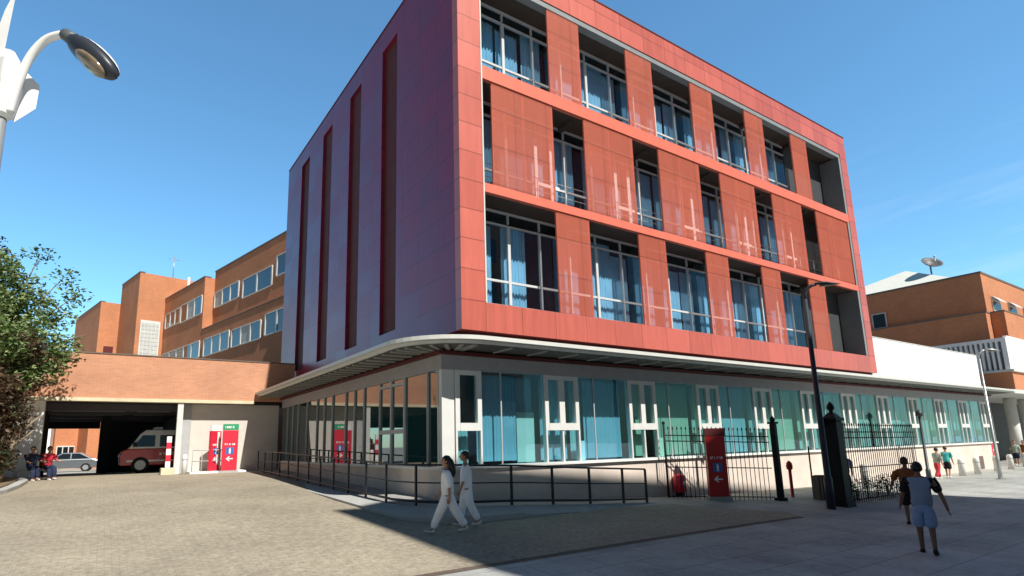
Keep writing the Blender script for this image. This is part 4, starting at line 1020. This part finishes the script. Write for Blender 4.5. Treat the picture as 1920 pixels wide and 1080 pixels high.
for sgn in (-1, 1):
    q = MB(); q.ball((2.15, sgn * .7, .82), (.06, .16, .1), 10, 8); q.build('headlight', M['sign_white'], A)
    s_ = textbar(MB(), -1.0, .6, .80, .12, sgn * (pw_ / 2 + .002), sgn * (pw_ / 2 + .006), 5); s_.build('lettering', M['sign_white'], A)
    MB().box(-2.1, 1.9, sgn * (pw_ / 2 + .001), sgn * (pw_ / 2 + .005), .52, .6).build('stripe', M['sign_white'], A)
lb = MB(); lb.box(.5, .85, -.6, .6, 1.985, 2.12); lb.build('light_bar', M['sign_white'], A, bevel=.03)
MB().box(1.55, 1.7, -1.06, -.955, 1.2, 1.4).box(1.55, 1.7, .955, 1.06, 1.2, 1.4).build('mirror', M['tyre'], A)
C = thing('parked_car', 'silver car parked in the sun beyond the drive-through', 'car', (-2.05, 54.5, .79), math.pi * .98)
lo = [(2.05, .25), (2.1, .55), (1.95, .78), (1.0, .92), (-1.7, .95), (-2.05, .85), (-2.1, .3)]
hi = [(.95, .922), (.25, 1.40), (-.9, 1.42), (-1.7, .952)]
b = MB(); loft_body(b, lo, 1.75, .02); b.build('body', M['car_silver'], C, bevel=.05)
b = MB(); loft_body(b, hi, 1.62, .14); b.build('cabin', M['car_silver'], C, bevel=.04)
side_win(C, [(.72, .97), (.2, 1.34), (-.3, 1.35), (-.3, .97)], 1.62, .14, 1.17, 1.42); side_win(C, [(-.38, .97), (-.38, 1.35), (-.85, 1.34), (-1.5, .98)], 1.62, .14, 1.17, 1.42)
wheels(C, (1.3, -1.3), 1.75, .31)
for sgn in (-1, 1):
    q = MB(); q.ball((2.02, sgn * .62, .62), (.07, .18, .08), 10, 8); q.build('headlight', M['sign_white'], C)
    q = MB(); q.ball((-2.05, sgn * .65, .72), (.06, .15, .08), 10, 8); q.build('tail_light', M['sign_red'], C)

# ------------------------------------------------------------------ people
def skin_mesh(name, verts, edges, radii, root=0, sub=2):
    me = bpy.data.meshes.new(name); me.from_pydata(verts, edges, []); ob = bpy.data.objects.new(name, me); COL.objects.link(ob)
    md = ob.modifiers.new('skin', 'SKIN'); md.use_smooth_shade = True
    if not me.skin_vertices: me.skin_vertices.new() if hasattr(me.skin_vertices, 'new') else None
    for i, r_ in enumerate(radii):
        sv = me.skin_vertices[0].data[i]; sv.radius = r_ if isinstance(r_, tuple) else (r_, r_); sv.use_root = (i == root)
    sb = ob.modifiers.new('sub', 'SUBSURF'); sb.levels = sub; sb.render_levels = sub
    dg = bpy.context.evaluated_depsgraph_get(); dg.update()
    m2 = bpy.data.meshes.new_from_object(ob.evaluated_get(dg)); bpy.data.objects.remove(ob)
    bm = bmesh.new(); bm.from_mesh(m2); bpy.data.meshes.remove(m2)
    for f in bm.faces: f.smooth = True
    return bm
def person(label, loc, rz, h, pose, top, bottom, skin='skin', hair='hair', longhair=False, sleeve=.5, leglen=1., shoes='shoe', sleeve_mat=None, group=None, skirt=False, female=False):
    """local axes: +x is where the person faces, +y is the person's left"""
    g = pose.get
    lean = R(g('lean', 3)); hip_z = .515
    J = {}
    def dirv(a, side=0.):  # a: swing forward from straight down
        return Vector((math.sin(a) * math.cos(side), math.sin(side), -math.cos(a) * math.cos(side)))
    pel = Vector((0, 0, hip_z + .015)); J['pel'] = pel
    sp = Vector((math.sin(lean), 0, math.cos(lean)))
    J['waist'] = pel + sp * .09; J['chest'] = pel + sp * .19; J['up'] = pel + sp * .275; J['neck'] = pel + sp * .315
    hd = Vector((math.sin(lean * .5 + R(g('nod', 0))), 0, math.cos(lean * .5 + R(g('nod', 0))))); J['skull'] = J['neck'] + hd * .06
    hc = J['neck'] + hd * .095
    sw = .098 if female else .112
    for s, y in (('l', 1), ('r', -1)):
        J['sh' + s] = J['up'] + Vector((0, y * sw, -.005))
        a = R(g('arm' + s, 0)); ab = R(g('out' + s, 8)) * y
        J['el' + s] = J['sh' + s] + dirv(a, ab) * .165
        e = a + R(g('el' + s, 20)); J['wr' + s] = J['el' + s] + dirv(e, ab * .6) * .14
        J['ha' + s] = J['wr' + s] + dirv(e + .15, ab * .4) * .045; J['fd' + s] = dirv(e + .25, ab * .3)
        J['hip' + s] = pel + Vector((0, y * .05, -.02))
        t = R(g('leg' + s, 0)); J['kn' + s] = J['hip' + s] + dirv(t, .02 * y) * .235
        k = t - R(g('kn' + s, 5)); J['an' + s] = J['kn' + s] + dirv(k) * .225
        f = R(g('ft' + s, 0)); J['he' + s] = J['an' + s] + Vector((-.012, 0, -.022)); J['to' + s] = J['an' + s] + Vector((.085 * math.cos(f), y * .012, -.028 + .085 * math.sin(f)))
    low = min(min(J['to' + s].z, J['he' + s].z) for s in 'lr') - .012
    lift = g('lift', -low)
    for k_ in J:
        if not k_.startswith('fd'): J[k_] = (J[k_] + Vector((0, 0, lift))) * h
    hc = (hc + Vector((0, 0, lift))) * h
    names = ['pel', 'waist', 'chest', 'up', 'neck', 'skull'] + [a + s for s in 'lr' for a in ('sh', 'el', 'wr', 'ha', 'hip', 'kn', 'an', 'to')]
    rad = dict(pel=(.072, .058), waist=(.062, .05) if female else (.068, .053), chest=(.075, .056), up=(.06, .045), neck=.03, skull=.034, sh=.034, el=.024, wr=.017, ha=(.02, .013), hip=.052, kn=.034, an=.022, to=.02)
    idx = {n: i for i, n in enumerate(names)}
    ed = [('pel', 'waist'), ('waist', 'chest'), ('chest', 'up'), ('up', 'neck'), ('neck', 'skull')]
    for s in 'lr': ed += [('up', 'sh' + s), ('sh' + s, 'el' + s), ('el' + s, 'wr' + s), ('wr' + s, 'ha' + s), ('pel', 'hip' + s), ('hip' + s, 'kn' + s), ('kn' + s, 'an' + s), ('an' + s, 'to' + s)]
    def rr(n):
        r_ = rad[n] if n in rad else rad[n[:-1]]; return tuple(q * h for q in r_) if isinstance(r_, tuple) else r_ * h
    bm = skin_mesh('person', [J[n] for n in names], [(idx[a], idx[c]) for a, c in ed], [rr(n) for n in names], 0, 2)
    b = MB(); b.bm.free(); b.bm = bm
    # head with face, in the same surface object
    ny = Matrix.Rotation(-(lean * .5 + R(g('nod', 0))) * -1, 4, 'Y')
    vs = b.ball(tuple(hc), (.062 * h, .048 * h, .070 * h), 18, 14, ny)
    for v in vs:
        q = v.co - hc
        if q.z < 0 and q.x > 0: v.co.x += .012 * h * (-q.z / (.07 * h)) * (q.x / (.06 * h))
        if q.z < -.02 * h: v.co.y -= q.y * .28
    fx_ = Vector((1, 0, 0))
    b.tube([hc + Vector((.058, 0, .012)) * h, hc + Vector((.07, 0, -.006)) * h, hc + Vector((.058, 0, -.014)) * h], [.004 * h, .011 * h, .006 * h], 6)
    for y in (1, -1): b.ball(tuple(hc + Vector((-.002, y * .048, -.004)) * h), (.014 * h, .006 * h, .02 * h), 8, 6)
    b.ball(tuple(hc + Vector((.058, 0, -.034)) * h), (.006 * h, .018 * h, .005 * h), 8, 6)
    # five fingers per hand
    for s, y in (('l', 1), ('r', -1)):
        o_ = J['ha' + s]; fd = J['fd' + s].normalized(); cross = Vector((1, 0, 0)) - fd * fd.x; cross.normalize(); cup = fd.cross(cross) * -y
        for k_, ln in enumerate((.042, .048, .045, .036)):
            base = o_ + cross * (.013 - .0088 * k_) * h * 1.1; m_ = base + fd * ln * .55 * h + cup * .003 * h; e_ = m_ + (fd * .8 + cup * .55).normalized() * ln * .5 * h
            b.tube([base, m_, e_], [.0058 * h, .0052 * h, .0038 * h], 6)
        th = J['wr' + s] + (o_ - J['wr' + s]) * .4; b.tube([th, th + (cross * .8 + fd * .6).normalized() * .026 * h, th + (cross * .55 + fd * .9).normalized() * .046 * h], [.0075 * h, .0065 * h, .0045 * h], 6)
    t = b.build('person', M[skin]); tag(t, label, 'person', group); t.location = loc; t.rotation_euler = (0, 0, rz)
    # eyes
    e = MB()
    for y in (1, -1): e.ball(tuple(hc + Vector((.053, y * .019, .008)) * h), (.006 * h, .008 * h, .005 * h), 8, 6)
    e.build('eyes', M['hair'], t)
    # shirt
    nm = ['pel', 'waist', 'chest', 'up', 'nk']; vv_ = [J['pel'] + Vector((0, 0, -.055 * h)), J['waist'], J['chest'], J['up'], J['up'].lerp(J['neck'], .55)]
    rd = [(.122, .098), (.104, .088), (.108, .086), (.086, .068), .044]; es = [(0, 1), (1, 2), (2, 3), (3, 4)]
    sl_mesh = []
    for s in 'lr':
        i0 = len(vv_); vv_ += [J['sh' + s]]; rd += [.052]; es += [(3, i0)]
        k_ = min(1., sleeve * 2); vv_ += [J['sh' + s].lerp(J['el' + s], k_)]; rd += [.047]; es += [(i0, i0 + 1)]
        if sleeve > .5: vv_ += [J['el' + s].lerp(J['wr' + s], (sleeve - .5) * 2)]; rd += [.036]; es += [(i0 + 1, i0 + 2)]
    bm = skin_mesh('shirt', vv_, es, [tuple(q * h for q in r_) if isinstance(r_, tuple) else r_ * h for r_ in rd], 0, 2)
    if sleeve_mat:
        for f in bm.faces:
            c = f.calc_center_median()
            if abs(c.y) > .09 * h and c.z > J['chest'].z - .12 * h or c.z > J['up'].z + .028 * h: f.material_index = 1
    b = MB(); b.bm.free(); b.bm = bm
    if g('bag'): pass
    b.build('shirt', [M[top]] + ([M[sleeve_mat]] if sleeve_mat else []), t)
    # trousers / shorts / skirt
    vv_ = [J['pel'] + Vector((0, 0, .045 * h)), J['pel'] + Vector((0, 0, -.005 * h))]; rd = [(.096, .080), (.108, .090)]; es = [(0, 1)]
    for s in 'lr':
        i0 = len(vv_); vv_ += [J['hip' + s]]; rd += [.076]; es += [(1, i0)]
        if leglen < .75: vv_ += [J['hip' + s].lerp(J['kn' + s], .5), J['hip' + s].lerp(J['kn' + s], min(1., leglen * 2))]; rd += [.070, .070]; es += [(i0, i0 + 1), (i0 + 1, i0 + 2)]
        else: vv_ += [J['kn' + s], J['kn' + s].lerp(J['an' + s], (leglen - .5) * 2 * .96)]; rd += [.058, .050]; es += [(i0, i0 + 1), (i0 + 1, i0 + 2)]
    bm = skin_mesh('trousers', vv_, es, [tuple(q * h for q in r_) if isinstance(r_, tuple) else r_ * h for r_ in rd], 0, 2)
    b = MB(); b.bm.free(); b.bm = bm; b.build('shorts' if leglen < .75 else 'trousers', M[bottom], t)
    # shoes
    for s, y in (('l', 1), ('r', -1)):
        b = MB(); a, to = J['an' + s], J['to' + s]; d = (to - a); mid = a.lerp(to, .45) + Vector((0, 0, -.012 * h))
        ang = math.atan2(-(to.z - a.z + .028 * h), .085 * h); b.ball(tuple(mid), (.072 * h, .028 * h, .021 * h), 12, 8, Matrix.Rotation(ang, 4, 'Y')); b.ball(tuple(a + Vector((-.006, 0, -.012)) * h), (.026 * h, .025 * h, .028 * h), 10, 8)
        b.build('shoe', M[shoes], t)
    # hair
    b = MB(); vs = b.ball(tuple(hc + Vector((-.007, 0, .010)) * h), (.066 * h, .053 * h, .068 * h), 18, 14, ny)
    kill = [v for v in vs if (v.co - hc).x > .018 * h and (v.co - hc).z < .028 * h or (v.co - hc).z < -.04 * h]
    bmesh.ops.delete(b.bm, geom=kill, context='VERTS')
    if longhair:
        back = hc + Vector((-.045, 0, -.005)) * h
        b.tube([hc + Vector((-.03, 0, .03)) * h, back, back + Vector((-.028, 0, -.07)) * h, back + Vector((-.046, 0, -.15)) * h, back + Vector((-.05, 0, -.20)) * h], [.035 * h, .05 * h, .05 * h, .036 * h, .008 * h], 12)
    b.build('hair', M[hair], t)
    if g('bag'):
        pass
    return t
WL = math.atan2(.556, -.831)
person('woman in white uniform with long black hair striding left, nearer of the two walkers', (6.05, 10.62, G(6.05, 10.62) + .01), WL, 1.60, dict(legl=27, knl=3, ftl=8, legr=-24, knr=12, ftr=-12, arml=-14, armr=16, ell=12, elr=14, lean=3), 'cl_white', 'cl_white', 'skin', 'hair', True, .62, 1., female=True)
person('second walker in white uniform with short dark hair, just behind the long haired woman', (6.72, 10.98, G(6.72, 10.98) + .01), WL, 1.60, dict(legl=-14, knl=16, ftl=-6, legr=14, knr=2, ftr=4, arml=6, armr=-18, ell=14, elr=30, outr=16, lean=2, nod=4), 'cl_white', 'cl_white', 'skin', 'hair_br', False, .62, 1., female=True)
person('man in a grey shirt with black sleeves and pale blue shorts walking away', (12.5, 4.62, .0), R(20), 1.64, dict(legl=8, knl=6, legr=-8, knr=18, ftr=-10, arml=10, armr=-14, outl=20, outr=24, ell=22, elr=14, lean=14, nod=18), 'cl_grey', 'cl_lblue', 'skin_tan', 'hair', False, .46, .5, 'shoe_dark', 'cl_black')
person('person in a rust orange top and black shorts ahead of the man in grey', (16.18, 6.22, .02), R(24), 1.58, dict(legl=-10, knl=12, legr=14, knr=4, arml=14, armr=-8, outl=22, outr=10, lean=6), 'cl_rust', 'cl_black', 'skin_tan', 'hair_br', False, .5, .5, 'shoe_dark')
person('person in a light blue shirt half hidden behind the gate pillar', (21.6, 10.15, .04), R(200), 1.6, dict(lean=3, arml=10, armr=-5), 'cl_lblue', 'cl_navy', 'skin', 'hair', False, .5, 1., 'shoe_dark')
person('person in a turquoise shirt and dark shorts on the sunny pavement', (34.67, 11.5, 0), R(5), 1.52, dict(legl=10, legr=-10, knr=14, lean=5), 'cl_turq', 'cl_black', 'skin', 'hair_br', False, .5, .5)
person('person in a pale top and red trousers left of the turquoise shirt', (33.6, 11.55, 0), R(-20), 1.5, dict(legl=16, legr=-14, knr=18, lean=9, arml=18, armr=-10), 'cl_grn', 'cl_red', 'skin', 'hair', False, .5, 1.)
person('distant walker in a grey green shirt beside the round white columns', (49.4, 12.6, 0), R(185), 1.62, dict(legl=12, legr=-12, knr=14), 'cl_grn', 'cl_navy', 'skin', 'hair', False, .5, .5)
person('distant walker in a rust coloured top in front of the first round column', (50.8, 12.5, 0), R(170), 1.6, dict(legl=-10, legr=12, knl=14), 'cl_rust', 'cl_grn', 'skin', 'hair_br', False, .5, 1.)
sit = dict(legl=82, legr=78, knl=82, knr=74, lean=8, arml=35, armr=30, ell=40, elr=45)
for px_, py_, lab, tp, bt, hr in ((-1.62, 27.75, 'seated person in a dark red top at the left side of the drive-through', 'cl_red', 'cl_navy', 'hair_br'), (-2.1, 27.6, 'seated person in dark clothes against the white wall left of the drive-through', 'cl_navy', 'cl_navy', 'hair')):
    person(lab, (px_, py_, G(px_, py_) + .0), R(-60), 1.55, sit, tp, bt, 'skin', hr, False, .5, 1.)
bn = thing('low_bench', 'low concrete bench under the two seated people', 'bench', (-1.9, 27.85, 1.16))
MB().box(-.75, .65, -.12, .25, .34, .42).build('seat', M['concrete'], bn)
for x in (-.6, .5): MB().box(x - .08, x + .08, -.1, .23, -.02, .338).build('leg', M['concrete'], bn)
